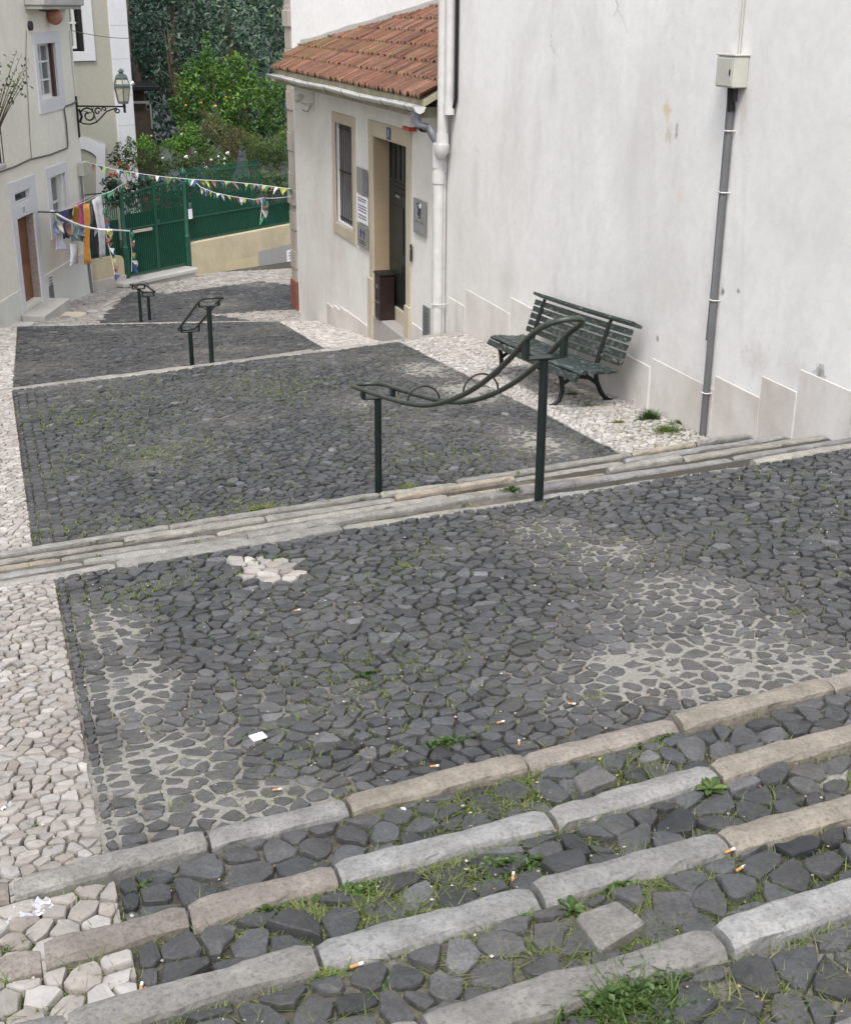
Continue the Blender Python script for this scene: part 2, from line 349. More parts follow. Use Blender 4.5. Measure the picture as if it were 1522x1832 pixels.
# ================================================================ PAVING
def clip(poly,nx,ny,c):       # keep nx*x+ny*y<=c
    out=[];n=len(poly)
    for i in range(n):
        a=poly[i];b=poly[(i+1)%n]; da=nx*a[0]+ny*a[1]-c; db=nx*b[0]+ny*b[1]-c
        if da<=0: out.append(a)
        if da*db<0:
            t=da/(da-db); out.append((a[0]+(b[0]-a[0])*t,a[1]+(b[1]-a[1])*t))
    return out
def inside(p,poly):
    c=False;n=len(poly);j=n-1
    for i in range(n):
        (xi,yi),(xj,yj)=poly[i],poly[j]
        if (yi>p[1])!=(yj>p[1]) and p[0]<(xj-xi)*(p[1]-yi)/(yj-yi)+xi: c=not c
        j=i
    return c
def cells(quad,sx,sy,jit,drop=.07,edge=None,seed=1):
    rnd=random.Random(seed)
    x0=min(p[0] for p in quad)-2*sx;x1=max(p[0] for p in quad)+2*sx;y0=min(p[1] for p in quad)-2*sy;y1=max(p[1] for p in quad)+2*sy
    nx=int((x1-x0)/sx)+1; ny=int((y1-y0)/sy)+1; g={}
    for j in range(ny):
        for i in range(nx):
            x=x0+(i+.5*(j%2))*sx; y=y0+j*sy; k=jit
            if edge:
                e=edge(x,y)
                if e<1: 
                    x=x0+i*sx; k=jit*(.15+.85*e)
            elif rnd.random()<drop: continue
            if edge and e>=1 and rnd.random()<drop: continue
            g[i,j]=(x+rnd.uniform(-1,1)*k*sx,y+rnd.uniform(-1,1)*k*sy)
    # clip planes of the zone
    cx=sum(p[0] for p in quad)/4;cy=sum(p[1] for p in quad)/4; pl=[]
    for a,b in zip(quad,quad[1:]+quad[:1]):
        nx_,ny_=b[1]-a[1],-(b[0]-a[0]); c=nx_*a[0]+ny_*a[1]
        if nx_*cx+ny_*cy>c: nx_,ny_,c=-nx_,-ny_,-c
        L=math.hypot(nx_,ny_); pl.append((nx_/L,ny_/L,c/L))
    for (i,j),p in g.items():
        far=max(nx_*p[0]+ny_*p[1]-c for nx_,ny_,c in pl)
        if far>.35*min(sx,sy): continue
        poly=[(p[0]-2*sx,p[1]-2*sy),(p[0]+2*sx,p[1]-2*sy),(p[0]+2*sx,p[1]+2*sy),(p[0]-2*sx,p[1]+2*sy)]
        for dj in(-2,-1,0,1,2):
            for di in(-2,-1,0,1,2):
                q=g.get((i+di,j+dj))
                if q is None or (di==0 and dj==0): continue
                dx,dy=q[0]-p[0],q[1]-p[1]
                poly=clip(poly,dx,dy,(q[0]**2+q[1]**2-p[0]**2-p[1]**2)/2)
                if len(poly)<3: break
            if len(poly)<3: break
        if len(poly)<3: continue
        if far>-2*max(sx,sy):
            for a in pl:
                poly=clip(poly,*a)
                if len(poly)<3: break
        if len(poly)>=3: yield p,poly
def stone(mb,poly,zf,rnd,gap,h,tint,lod=0,tilt=.05,sink=0,jagged=.0,fc=None):
    n=len(poly); cx=sum(p[0] for p in poly)/n; cy=sum(p[1] for p in poly)/n
    A=abs(sum(poly[i][0]*poly[(i+1)%n][1]-poly[(i+1)%n][0]*poly[i][1] for i in range(n)))/2
    if A<4e-4: return
    r=math.sqrt(A/math.pi); k=max(.35,1-gap/r)
    pts=[]
    for i in range(n):
        a=poly[i-1];b=poly[i];c=poly[(i+1)%n]
        la=math.hypot(b[0]-a[0],b[1]-a[1]);lc=math.hypot(c[0]-b[0],c[1]-b[1])
        if la<1e-4 or lc<1e-4: continue
        f=fc or (rnd.uniform(.16,.34) if lod<2 else .25)
        if la>.012: pts.append((b[0]+(a[0]-b[0])*f,b[1]+(a[1]-b[1])*f))
        pts.append((b[0]+(c[0]-b[0])*f,b[1]+(c[1]-b[1])*f))
    if len(pts)<3: return
    jr=r*(.07+jagged)
    pts=[(cx+(x-cx)*k+rnd.uniform(-jr,jr),cy+(y-cy)*k+rnd.uniform(-jr,jr)) for x,y in pts]
    tx,ty=rnd.gauss(0,tilt),rnd.gauss(0,tilt); top=rnd.gauss(0,.0048 if not sink else .002)-sink
    def Z(x,y,dz): return zf(x,y)+top+dz+(x-cx)*tx+(y-cy)*ty
    mb.tint=tint; rings=[]
    prof=[(1.0,-.035),(.985,-.006),(.90 if lod<2 else .85,.002)] if lod else [(1.03,-.04),(1.0,-.010),(.975,-.002),(.90,.0015)]
    for s_,dz in prof:
        jz=.0022 if lod==0 else .0015
        rings.append([mb.P((cx+(x-cx)*s_,cy+(y-cy)*s_,Z(cx+(x-cx)*s_,cy+(y-cy)*s_,dz+(rnd.uniform(-jz,jz) if dz>-.03 else 0)))) for x,y in pts])
    m=len(pts)
    for A_,B_ in zip(rings,rings[1:]):
        for i in range(m): mb.face((A_[i],A_[(i+1)%m],B_[(i+1)%m],B_[i]))
    c=mb.P((cx+rnd.uniform(-.3,.3)*r,cy+rnd.uniform(-.3,.3)*r,Z(cx,cy,.002+rnd.uniform(0,.004))))
    T=rings[-1]
    for i in range(m): mb.face((T[i],T[(i+1)%m],c))
def gauss_mask(lst,x,y):
    v=0 if lst is MOSS else max(0,.25+1.0*noise.noise(Vector((x*.9,y*1.2,4.4))))*.5
    for cx,cy,rx,ry,s in lst:
        d=((x-cx)/rx)**2+((y-cy)/ry)**2
        if d<6: v=max(v,s*math.exp(-d))
    return v
CEM=[];MOSS=[]
for u,v,rx,ry,s in((200,1120,.20,.45,.95),(240,1230,.26,.45,.95),(290,1370,.34,.40,1),(420,1440,.45,.18,.95),(200,1480,.16,.14,.9),(980,945,.35,.40,.75),(1080,985,.45,.45,.8),(1210,1060,.5,.5,.85),(1310,1110,.5,.5,.75),
                   (1230,1190,.7,.45,1),(1400,1200,.5,.55,.95),(1180,1100,.6,.4,.7),(1060,1250,.35,.2,.7),(1470,1250,.3,.3,.9),(800,985,.2,.2,.5),(850,1150,.5,.35,.35),(1120,1160,.6,.4,.55)):
    p=g1(u,v); CEM.append((p.x,p.y,rx,ry,s))
for u,v,rx,ry,s in((640,640,1.0,.5,.45),(760,660,.5,.8,.75),(840,700,.45,.9,.8),(960,790,.4,.9,.75),(640,720,.5,.6,.55),(420,750,.7,.5,.4),(250,830,.3,.3,.5),(150,700,.4,.4,.3)):
    p=g2(u,v); CEM.append((p.x,p.y,rx,ry,s))
for u,v,rx,ry,s in((400,545,.8,1.0,.5),): p=g4(u,v); CEM.append((p.x,p.y,rx,ry,s))
for u,v,rx,ry,s in((620,600,.3,.4,.5),(1500,1420,.3,.15,.9)): p=onZ(u,v,-2.0); CEM.append((p.x,p.y,rx*.5,ry*.3,s))
for u,v,rx,ry,s in((180,740,.7,1.2,.8),(290,800,.5,.9,.7),(140,850,.4,.5,.7),(230,930,.6,.4,.8),(640,760,.5,.6,.5),(800,820,.5,.5,.5),(480,690,.6,.8,.5),(60,960,.3,.4,.6),(430,930,.4,.3,.6)):
    p=g2(u,v); MOSS.append((p.x,p.y,rx,ry,s))
for u,v,rx,ry,s in((600,1030,.35,.3,.5),(730,1010,.3,.3,.5),(300,1050,.4,.15,.8),(700,1200,.5,.3,.35),(480,1380,.3,.2,.4),(1350,950,.4,.4,.4)):
    p=g1(u,v); MOSS.append((p.x,p.y,rx,ry,s))
for u,v in((250,640),(150,620),(450,600)): p=g3(u,v); MOSS.append((p.x,p.y,.8,1.0,.6))
p=g2(1180,765); MOSS.append((p.x,p.y,.35,.8,.9)); p=g2(1050,720); MOSS.append((p.x,p.y,.25,.8,.7))
for u,v in((850,1430),(1050,1370),(620,1600),(900,1540),(1150,1600),(1300,1420),(1100,1760),(800,1700),(350,1570),(1230,1700)):
    p=onZ(u,v,-1.9 if v>1550 else -2.08); MOSS.append((p.x,p.y,.3,.09,.8))
def sheet(name,x0,x1,dx,fy0,fy1,dy,zf,off=-.022,label=None):
    nx=max(1,int((x1-x0)/dx)); ny=max(1,int(max(fy1(x0)-fy0(x0),fy1(x1)-fy0(x1))/dy)); vs=[];cl=[]
    for j in range(ny+1):
        for i in range(nx+1):
            x=x0+(x1-x0)*i/nx; y=fy0(x)+(fy1(x)-fy0(x))*j/ny
            c=gauss_mask(CEM,x,y); m=gauss_mask(MOSS,x,y)
            nz=noise.noise(Vector((x*7,y*7,0)))*.005+noise.noise(Vector((x*23,y*23,3)))*.003
            z=zf(x,y)+off+min(1,c*1.15)*.0185+nz
            vs.append((x,y,z)); cl.extend((c,m,0,1))
    fs=[(j*(nx+1)+i,j*(nx+1)+i+1,(j+1)*(nx+1)+i+1,(j+1)*(nx+1)+i) for j in range(ny) for i in range(nx)]
    me=bpy.data.meshes.new(name); me.from_pydata(vs,[],fs); me.materials.append(M['joint'])
    at=me.attributes.new('cem','FLOAT_COLOR','POINT'); at.data.foreach_set('color',cl)
    me.polygons.foreach_set('use_smooth',[True]*len(fs))
    o=bpy.data.objects.new(name,me); COL.objects.link(o); return tag(o,kind='structure')
def dark_tint(r):
    v=r.gauss(.052,.014); v=max(.026,min(.11,v)); w=r.uniform(-.003,.004); q=r.random()
    if q<.05: v*=1.8
    return (v+w*.5,v+.002,v*1.06+.003-w*.5)
def light_tint(r,k=1.0):
    v=r.gauss(.43,.06)*k; v=max(.25,min(.62,v)); w=r.uniform(.0,.03)
    return (v,v-.016-w*.5,v-.030-w)
KEEP=[]   # quads kept free for single large blocks
def pave(quad,kind,zf,sx,sy,lod,seed,gap=.006,edge=None,tilt=.05,classify=None,jit=.40,lk=1.0):
    mb={'dark':MB(),'light':MB()}; rnd=random.Random(seed)
    for p,poly in cells(quad,sx,sy,jit,.07,edge,seed):
        if any(inside(p,k) for k in KEEP): continue
        kd=classify(p) if classify else kind
        if kd is None: continue
        c=gauss_mask(CEM,*p); c=max(0,min(1,c+rnd.uniform(-.15,.15)))
        if kd=='dark':
            tn=dark_tint(rnd); k_=.55*max(0,c); tn=tuple(a*(1-k_)+b*k_ for a,b in zip(tn,(.125,.120,.112)))
        else: tn=light_tint(rnd,.78 if classify else lk)
        stone(mb[kd],poly,zf,rnd,(gap if kd=='dark' else gap*.45)*(1+c*.9)+rnd.uniform(0,.003),0,tn,lod,tilt*(1-.6*c)*rnd.choice((.5,1,1.6)),sink=c*.004,jagged=.03+.09*c,fc=None if kd=='dark' else rnd.uniform(.08,.2))
    return mb
PV={'dark':MB(),'light':MB()}
def add(m):
    for k in m:
        a,b=PV[k],m[k]; o=len(a.v); a.v+=b.v; a.f+=[tuple(i+o for i in f) for f in b.f]; a.m+=b.m; a.t+=b.t; a.c+=b.c
def flush(name):
    for k,mn,pn in(('dark','basalt','basalt_paving'),('light','limestone','limestone_paving')):
        if PV[k].v: struct(pn,PV[k],M[mn])
        PV[k]=MB()
# --- the near flight: five kerb lines with cobbled treads between
seq=['L5','L4','L3','L2','L1']
blk=[]
def blockquad(cx,cy,wx,wy,rot):
    c,s=math.cos(rot),math.sin(rot)
    return [(cx+x*c-y*s,cy+x*s+y*c) for x,y in((-wx,-wy),(wx,-wy),(wx,wy),(-wx,wy))]
for cs,z,up,tn in((((1022,1645),(1105,1617),(1160,1660),(1070,1713)),-1.76,.034,(.17,.163,.15)),(((1160,1590),(1250,1595),(1252,1655),(1167,1652)),-1.76,.024,(.075,.073,.077)),(((1020,1394),(1072,1370),(1108,1398),(1038,1424)),-2.08,.022,(.11,.108,.105))):
    q=[tuple(onZ(u,v,z-.01)[:2]) for u,v in cs]; cx=sum(p[0] for p in q)/4; cy=sum(p[1] for p in q)/4; blk.append((q,z-.030+up,tn)); KEEP.append([(cx+(x-cx)*.92,cy+(y-cy)*.92) for x,y in q])
def edge_left(tb,w=.2): return lambda x,y: max(0,min(1,(x-tb-w)/.15)) if x>tb-.02 else 1
for k,(a,b) in enumerate(zip(seq,seq[1:])):
    z=LN[b][2]-.014
    zf=lambda x,y,z=z,b=b:z+.004*math.exp(-((lS(b,x)-y-.10)/.06)**2)-.012*noise.noise(Vector((x*2.2,y*2.2,z*9)))
    fa=lambda x,a=a:lS(a,x)+.055; fb=lambda x,b=b:lS(b,x)-.055
    sheet('tread_ground',-1.2,4.6,.05,fa,fb,.05,zf,-.020)
    tb=.13 if b!='L4' else .12
    Q=lambda x0,x1:[(x0,fa(x0)),(x1,fa(x1)),(x1,fb(x1)),(x0,fb(x0))]
    add(pave(Q(tb+.004,4.4),'dark',zf,.094,.068,0,11+k,.0020,edge_left(tb,.07),.10,jit=.44))
    add(pave(Q(-.9,tb-.004),'light',zf,.078,.064,0,21+k,.003,None,.07,jit=.38,lk=.78))
KEEP=[]
bm_=PV['dark']; rr=random.Random(5)
for q,z,tn in blk: stone(bm_,q,lambda x,y,z=z:z,rr,.004,0,tn,0,.02,0,-.05,.07)
# the ground the photographer stands on, above the flight
zf=lambda x,y:-1.475+.0*x
sheet('upper_ground',-2.5,5.0,.12,lambda x:-3.0,lambda x:lS('L5',x)-.055,.12,zf,-.018)
add(pave([(-1.2,-.2),(3.0,-.2),(3.0,lS('L5',3.0)-.06),(-1.2,lS('L5',-1.2)-.06)],'dark',zf,.12,.09,1,31))
flush('')
# --- landing 1
zf=lambda x,y:ramp_z(0,x,y)-.012*noise.noise(Vector((x*1.3,y*1.3,1)))
fa=lambda x:lS('L1',x)+.055; fb=lambda x:lS('U2',x)-.045
sheet('landing_ground',-1.6,5.66,.05,fa,fb,.05,zf)
wp=[tuple(g1(u,v)[:2]) for u,v in((404,1008),(440,990),(500,1000),(548,1028),(520,1040),(470,1046),(430,1030))]
cl=lambda p:'light' if inside(p,wp) else 'dark'
tb=.125
add(pave([(tb,fa(tb)),(5.64,fa(5.64)),(5.64,fb(5.64)),(tb,fb(tb))],'dark',zf,.080,.063,0,41,.0034,edge_left(tb,.13),.075,cl,jit=.44))
add(pave([(-1.0,fa(-1)),(tb-.006,fa(tb)),(tb-.006,fb(tb)),(-1.0,fb(-1))],'light',zf,.054,.047,1,42,.003,None,.04,jit=.38,lk=.74))
flush('')
# --- landing 2
zf=lambda x,y:ramp_z(1,x,y)-.014*noise.noise(Vector((x*.9,y*.9,2)))
fa=lambda x:lS('l2',x)+.07; fb=lambda x:lS('c3',x)-.075
sheet('landing_ground',-1.6,5.66,.07,fa,fb,.07,zf,-.015)
Q=lambda x0,x1:[(x0,fa(x0)),(x1,fa(x1)),(x1,fb(x1)),(x0,fb(x0))]
add(pave(Q(.056,4.70),'dark',zf,.090,.066,1,51,.0032,edge_left(.056,.2),.06,jit=.43))
add(pave(Q(-1.0,.05),'light',zf,.066,.056,1,52,.004,None,.04,lk=.85))
add(pave(Q(4.706,5.64),'light',zf,.066,.056,1,53,.004,None,.045,lk=.96))
flush('')
# --- landing 3
zf=lambda x,y:ramp_z(2,x,y)-.012*noise.noise(Vector((x*.9,y*.9,5)))
fa=lambda x:lS('c3e',x)+.075; fb=lambda x:lS('c4',x)-.075
sheet('landing_ground',-4.0,5.66,.14,fa,fb,.14,zf,-.012)
add(pave([(.05,fa(.05)),(4.55,fa(4.55)),(4.93,fb(4.93)),(.31,fb(.31))],'dark',zf,.135,.105,2,61,.006,None,.05))
add(pave([(-1.4,fa(-1.4)),(.044,fa(.04)),(.304,fb(.3)),(-1.4,fb(-1.4))],'light',zf,.095,.085,2,62,.005,None,.04))
add(pave([(4.556,fa(4.55)),(5.64,fa(5.64)),(5.64,fb(5.64)),(4.936,fb(4.93))],'light',zf,.095,.085,2,63,.005,None,.05,lk=1.1))
flush('')
# --- landing 4, down to the gate
fa=lambda x:lS('c4e',x)+.075
sheet('lower_street_ground',-3.0,12.0,.2,fa,lambda x:40.0,.2,land4,-.012)
dk=[tuple(g4(u,v)[:2]) for u,v in((172,580),(205,545),(240,521),(300,525),(365,516),(445,506),(471,503),(545,512))]
dk=[(.9,23.0)]+dk+[(12,dk[-1][1]),(12,23)]
def cl4(p):
    if inside(p,dk):
        if p[0]>5.0-(p[1]-24.6)*.55 and p[1]<26.2: return 'light'
        return 'dark'
    return 'light'
add(pave([(.2,fa(.2)),(8.5,fa(8.5)-.0),(8.5,33.6),(.2,33.6)],'dark',land4,.150,.125,2,71,.006,None,.05,cl4))
flush('')
# ================================================================ KERB LINES (steps)
def kerb_stone(parent,k,T0,T1,z,width,rnd,depth=.22,h=0,tn=None,lip=.012,wob=.006):
    mb=MB(); n=max(3,int((T1-T0)/.028)); g=rnd.uniform(.003,.008); T0+=g;T1-=g
    if tn is None:
        tn=rnd.choice([(.37,.355,.33),(.40,.36,.31),(.42,.35,.27),(.33,.325,.32),(.36,.36,.355),(.45,.37,.27),(.35,.32,.29)])
    kv=rnd.uniform(.62,.82); mb.tint=tuple(c*kv for c in tn)
    hw=width/2; sd=rnd.uniform(0,99); yaw=rnd.gauss(0,.004); dz=rnd.gauss(0,.004); tl=rnd.gauss(0,.01)
    prof=[(-hw,-depth),(-hw,-lip*1.6),(-hw+lip*.35,-lip*.5),(-hw+lip*1.2,0),(-hw*.3,.003),(hw*.3,.003),(hw-lip*1.2,-.001),(hw-lip*.3,-lip*.6),(hw,-lip*1.8),(hw,-depth)]
    rings=[]
    for i in range(n+1):
        f=i/n; T=T0+(T1-T0)*f
        e=min(f,1-f)*(T1-T0); sh=1-.10*math.exp(-e/.008); ez=-.007*math.exp(-e/.010)
        ring=[]
        for j,(y,zz) in enumerate(prof):
            d1=noise.noise(Vector((T*5+sd,y*6,zz*6)))*wob*1.1+noise.noise(Vector((T*18+sd,y*20,zz*20)))*wob*.5+noise.noise(Vector((T*60+sd,y*70,zz*70)))*wob*.28
            if noise.noise(Vector((T*9+sd,5*y/hw,3)))>.33: d1+=wob*.5*(1 if y<0 else -1)*(1 if y<0 else -1)
            dzz=noise.noise(Vector((T*4+sd,y*9,7)))*wob*.5+noise.noise(Vector((T*25+sd,y*30,9)))*wob*.25+noise.noise(Vector((T*70+sd,y*80,9)))*wob*.14
            yy=y*sh+(d1 if j in(0,1,2,3) else -d1 if j in(6,7,8,9) else 0)
            ring.append(mb.P((T,lS(k,T)+yy+(T-(T0+T1)/2)*yaw+h,z+zz+dz+tl*(T-T0)+(ez+dzz if zz>-.1 else 0))))
        rings.append(ring)
    m=len(prof)
    for A,B in zip(rings,rings[1:]):
        for i in range(m-1): mb.face((A[i],B[i],B[i+1],A[i+1]))
    mb.face(rings[0]); mb.face(rings[-1][::-1])
    return mb.build('kerb_stone',M['kerb'],parent)
def steps_root(loc): 
    o=bpy.data.objects.new('steps',None); COL.objects.link(o); o.location=loc; return tag(o,kind='structure')
def Tz(u,v,z): return onZ(u,v,z).x
rk=random.Random(3)
C_=dict(g=(.33,.325,.315),p=(.37,.33,.29),o=(.40,.355,.295),w=(.42,.42,.415),b=(.36,.35,.325))
for k,br,tns in(('L1',[(20,1578),(372,1503),(625,1442),(945,1368),(1210,1290),(1475,1214),(1600,1180)],'bgopopw'),
                ('L2',[(-120,1735),(75,1692),(337,1630),(602,1562),(990,1460),(1282,1378),(1560,1290)],'pppwgoo'),
                ('L3',[(-150,1870),(118,1815),(570,1712),(972,1608),(1300,1500),(1560,1410)],'gbwgoo'),
                ('L4',[(300,1930),(760,1832),(1300,1680),(1640,1550)],'bbwg')):
    z=LN[k][2]; Ts=[Tz(u,v,z) for u,v in br]; Ts=[Ts[0]-1.3,Ts[0]-.62]+Ts+[Ts[-1]+.6,Ts[-1]+1.2,Ts[-1]+1.9]
    root=steps_root((1.5,lS(k,1.5),z)); tn='bp'+tns+'gob'
    for i in range(len(Ts)-1): kerb_stone(root,k,Ts[i],Ts[i+1],z,.088,rk,tn=C_[tn[i%len(tn)]] if i<len(tn) else None,wob=.009,lip=.010)
root=steps_root((1.5,lS('L5',1.5),LN['L5'][2])); T=-1.0
while T<3.5: L=rk.uniform(.55,.75); kerb_stone(root,'L5',T,T+L,LN['L5'][2],.12,rk,wob=.009); T+=L
# second flight : long, narrow treads of worn limestone
root=steps_root((2.5,7.0,-2.9))
LN['f0']=LN['U2']
for i in range(5):
    f=i/4; a=LN['U2'][0]*(1-f)+LN['l2'][0]*f; b=LN['U2'][1]*(1-f)+LN['l2'][1]*f; z=-2.6-.15*i
    LN['f%d'%i]=(a,b,z); T=-1.6+rk.uniform(-.3,0)
    while T<5.6:
        L=rk.choice((.6,.9,1.2,1.5)); L=min(L,5.64-T)
        if L<.08: break
        kerb_stone(root,'f%d'%i,T,T+L,z+rk.gauss(0,.006),(rk.uniform(.085,.10) if i==0 else rk.uniform(.060,.085)),rk,tn=rk.choice([(.37,.355,.33),(.40,.38,.34),(.33,.325,.32),(.36,.36,.355),(.40,.35,.28),(.34,.33,.31)]),wob=.010,lip=.010,depth=.2,h=rk.gauss(.012,.007))
        T+=L
for i in range(4):
    sheet('tread_ground',-1.6,5.66,.3,lambda x,i=i:lS('f%d'%i,x)+.03,lambda x,i=i:lS('f%d'%(i+1),x)-.03,.06,lambda x,y,i=i:-2.6-.15*(i+1),-.02)
# third flight, mostly hidden behind its own edge
root=steps_root((2.5,15.2,-4.1))
for i in range(5):
    a=LN['c3'][0]+i*(LN['c3e'][0]-LN['c3'][0])/4; LN['h%d'%i]=(a,LN['c3'][1],-3.905-.15*i); T=-1.5
    while T<5.6:
        L=min(rk.uniform(.9,1.6),5.64-T)
        if L<.08: break
        kerb_stone(root,'h%d'%i,T,T+L,LN['h%d'%i][2],.15 if i==0 else .2,rk,tn=(.42,.40,.37),wob=.008,lip=.012); T+=L
    if i<4: sheet('tread_ground',-1.6,5.66,.4,lambda x,i=i:LN['h%d'%i][0]+LN['c3'][1]*x+.07,lambda x,i=i:LN['h%d'%i][0]+.52+LN['c3'][1]*x-.07,.1,lambda x,y,i=i:-3.905-.15*(i+1),-.02)
root=steps_root((2.5,24.2,-5.5))
for k,wd in(('c4',.14),('c4e',.14)):
    T=-.9
    while T<5.2:
        L=min(rk.uniform(.9,1.6),5.3-T)
        if L<.08: break
        kerb_stone(root,k,T,T+L,LN[k][2],wd,rk,tn=(.46,.44,.41),wob=.006,lip=.012); T+=L
sheet('tread_ground',-1.6,5.4,.5,lambda x:lS('c4',x)+.06,lambda x:lS('c4e',x)-.06,.1,lambda x,y:-5.64,-.02)
# wide ground beyond (garden, hillside) reaching to the horizon
mb=MB(); n=24
import itertools
gx=[-400,-120,-40,-15,-8,0,8,16,30,60,150,400]; gy=[-60,-8,0,8,16,24,32.5,36,42,60,120,400]
idx={}
for i,x in enumerate(gx):
    for j,y in enumerate(gy):
        z=-2.4 if y<=0 else -7.6
        if y<=8: z=-6.0 if y>0 else -4.0
        if abs(x)>16: z-=2
        idx[i,j]=mb.P((x,y,z))
for i in range(len(gx)-1):
    for j in range(len(gy)-1): mb.face((idx[i,j],idx[i+1,j],idx[i+1,j+1],idx[i,j+1]))
struct('ground',mb,M['soil'],(0,0,0))
# ================================================================ FACADE TOOLS
class Plane:
    """vertical plane: origin O, direction d along it, n pointing to the street; local (a, n, z)"""
    def __init__(s,O,d):
        s.O=Vector((O[0],O[1],0)); s.d=Vector((d[0],d[1],0)).normalized(); n=Vector((s.d.y,-s.d.x,0))
        if (-s.O).dot(n)<0: n=-n
        s.n=n
    def W(s,a,n,z): p=s.O+s.d*a+s.n*n; return (p.x,p.y,z)
    def A(s,u,v,off=0):
        r=ray(u,v); k=(s.O+s.n*off).dot(s.n)/r.dot(s.n); p=r*k; return ((p-s.O).dot(s.d),p.z)
    def mb(s): return MB(s.W)
def wall_holes(mb,a0,a1,z0,z1,holes,th=.35):
    A=sorted({a0,a1,*[h[0] for h in holes],*[h[1] for h in holes]}); Z=sorted({z0,z1,*[h[2] for h in holes],*[h[3] for h in holes]})
    A=[a for a in A if a0<=a<=a1]; Z=[z for z in Z if z0<=z<=z1]
    for i in range(len(A)-1):
        for j in range(len(Z)-1):
            ca,cz=(A[i]+A[i+1])/2,(Z[j]+Z[j+1])/2
            if any(h[0]<ca<h[1] and h[2]<cz<h[3] for h in holes): continue
            mb.quad((A[i],0,Z[j]),(A[i+1],0,Z[j]),(A[i+1],0,Z[j+1]),(A[i],0,Z[j+1]))
    for h in holes:
        x0,x1,y0,y1=h[:4]; mb.quad((x0,0,y0),(x0,-th,y0),(x0,-th,y1),(x0,0,y1)); mb.quad((x1,0,y0),(x1,-th,y0),(x1,-th,y1),(x1,0,y1))
        mb.quad((x0,0,y0),(x1,0,y0),(x1,-th,y0),(x0,-th,y0)); mb.quad((x0,0,y1),(x1,0,y1),(x1,-th,y1),(x0,-th,y1))
    # outer shell sides, top, back
    D=-6.0 if th>0 else 0
    mb.quad((a0,0,z0),(a0,D,z0),(a0,D,z1),(a0,0,z1)); mb.quad((a1,0,z0),(a1,D,z0),(a1,D,z1),(a1,0,z1)); mb.quad((a0,0,z1),(a1,0,z1),(a1,D,z1),(a0,D,z1)); mb.quad((a0,D,z0),(a1,D,z0),(a1,D,z1),(a0,D,z1))
def frame(mb,o,i,n0,n1,b=.006):   # rectangular surround; o outer, i inner (a0,a1,z0,z1)
    mb.box(o[0],i[0],n0,n1,i[2],i[3],b); mb.box(i[1],o[1],n0,n1,i[2],i[3],b)
    if o[3]>i[3]: mb.box(o[0],o[1],n0,n1+.003,i[3],o[3],b)
    if o[2]<i[2]: mb.box(o[0],o[1],n0,n1+.003,o[2],i[2],b)
def rect(pl,tl,br,off=0):
    a,z=pl.A(*tl,off); b,y=pl.A(*br,off); return (min(a,b),max(a,b),min(z,y),max(z,y))
# ================================================================ RIGHT: BIG WHITE BUILDING
TW=5.65
PR=Plane((TW,0),(0,1)); 
E0=16.25    # its lower corner along the street
bw=thing('white_building','tall white rendered building wall with stepped skirting behind the green bench','building',(TW+3,9,-3))
m=PR.mb(); wall_holes(m,-3.0,E0,-6.5,5.2,[],.3); m.build('wall',M['white_wall'],bw)
sk=PR.mb()
# stepped skirting: level blocks, each lower than the one uphill
tops=[((1489,729),(1428,703)),((1415,734),(1362,713)),((1350,738),(1280,700)),((1258,703),(1164,657)),((1164,657),(1085,615)),((1000,575),(930,565)),((905,582),(833,549)),((828,568),(806,553))]
skl=[(1.0,6.35,-2.02),(6.35,6.95,-2.30)]
edges=[1530,1425,1360,1276,1163,1030,912,832,803]
zs=[PR.A(1522,700)[1],PR.A(1428,703)[1],PR.A(1362,713)[1],PR.A(1283,700)[1],PR.A(1164,657)[1],PR.A(1045,602)[1],PR.A(920,566)[1],PR.A(833,549)[1]]
yb=[716,705,713,702,659,605,572,552]
prev=None
rs=random.Random(9)
for i in range(8):
    a0=PR.A(edges[i],yb[i])[0]; a1=PR.A(edges[i+1],yb[i])[0]
    sk.box(a0+.003,a1-.003,-.02,.005+.0015*(i%3),-6.4,zs[i],.003)
zt=zs[0]
for i in range(3):
    a1=PR.A(edges[0],yb[0])[0]-i*1.0; zt+=.17; sk.box(a1-1.0,a1-.003,-.02,.024,-6.4,zt,.006)
sk.build('skirting',M['skirting'],bw)
# stains and small cracks of the render, thin crusts proud of the wall
def blotch(pl,u,v,ru,rv,mat,parent,name,n=14,off=.0015,seed=0,jag=.45):
    rnd=random.Random(seed+int(u)); a,z=pl.A(u,v); a2,_=pl.A(u+ru,v); _,z2=pl.A(u,v+rv); ra,rz=abs(a2-a),abs(z2-z)
    mb=pl.mb(); c=mb.P((a,off+.001,z)); ring=[mb.P((a+math.cos(t)*ra*rnd.uniform(1-jag,1+jag*.4),off,z+math.sin(t)*rz*rnd.uniform(1-jag,1+jag*.4))) for t in [2*math.pi*k/n for k in range(n)]]
    for k in range(n): mb.face((ring[k],ring[(k+1)%n],c))
    return mb.build(name,mat,parent)
def spall_mat():
    t=NT('spalled_render'); t.col(t.ramp(t.noise(30,8,.8),[(.3,(.26,.25,.235,1)),(.7,(.50,.49,.47,1))])); t.rough(.95); t.bump(t.noise(60,6),.01,.8); return t.m
M['spall']=spall_mat()
crk=PR.mb()
def crack(mb,pl,pts,w=.006,off=.001):
    P=[pl.A(*p) for p in pts]
    for (a,z),(b,y) in zip(P,P[1:]):
        dx,dz=b-a,y-z; L=math.hypot(dx,dz) or 1; nx,nz=-dz/L*w,dx/L*w
        mb.quad((a-nx*.6,off,z-nz*.6),(a+nx*.6,off,z+nz*.6),(b+nx*.3,off,y+nz*.3),(b-nx*.3,off,y-nz*.3))
rc=random.Random(77)
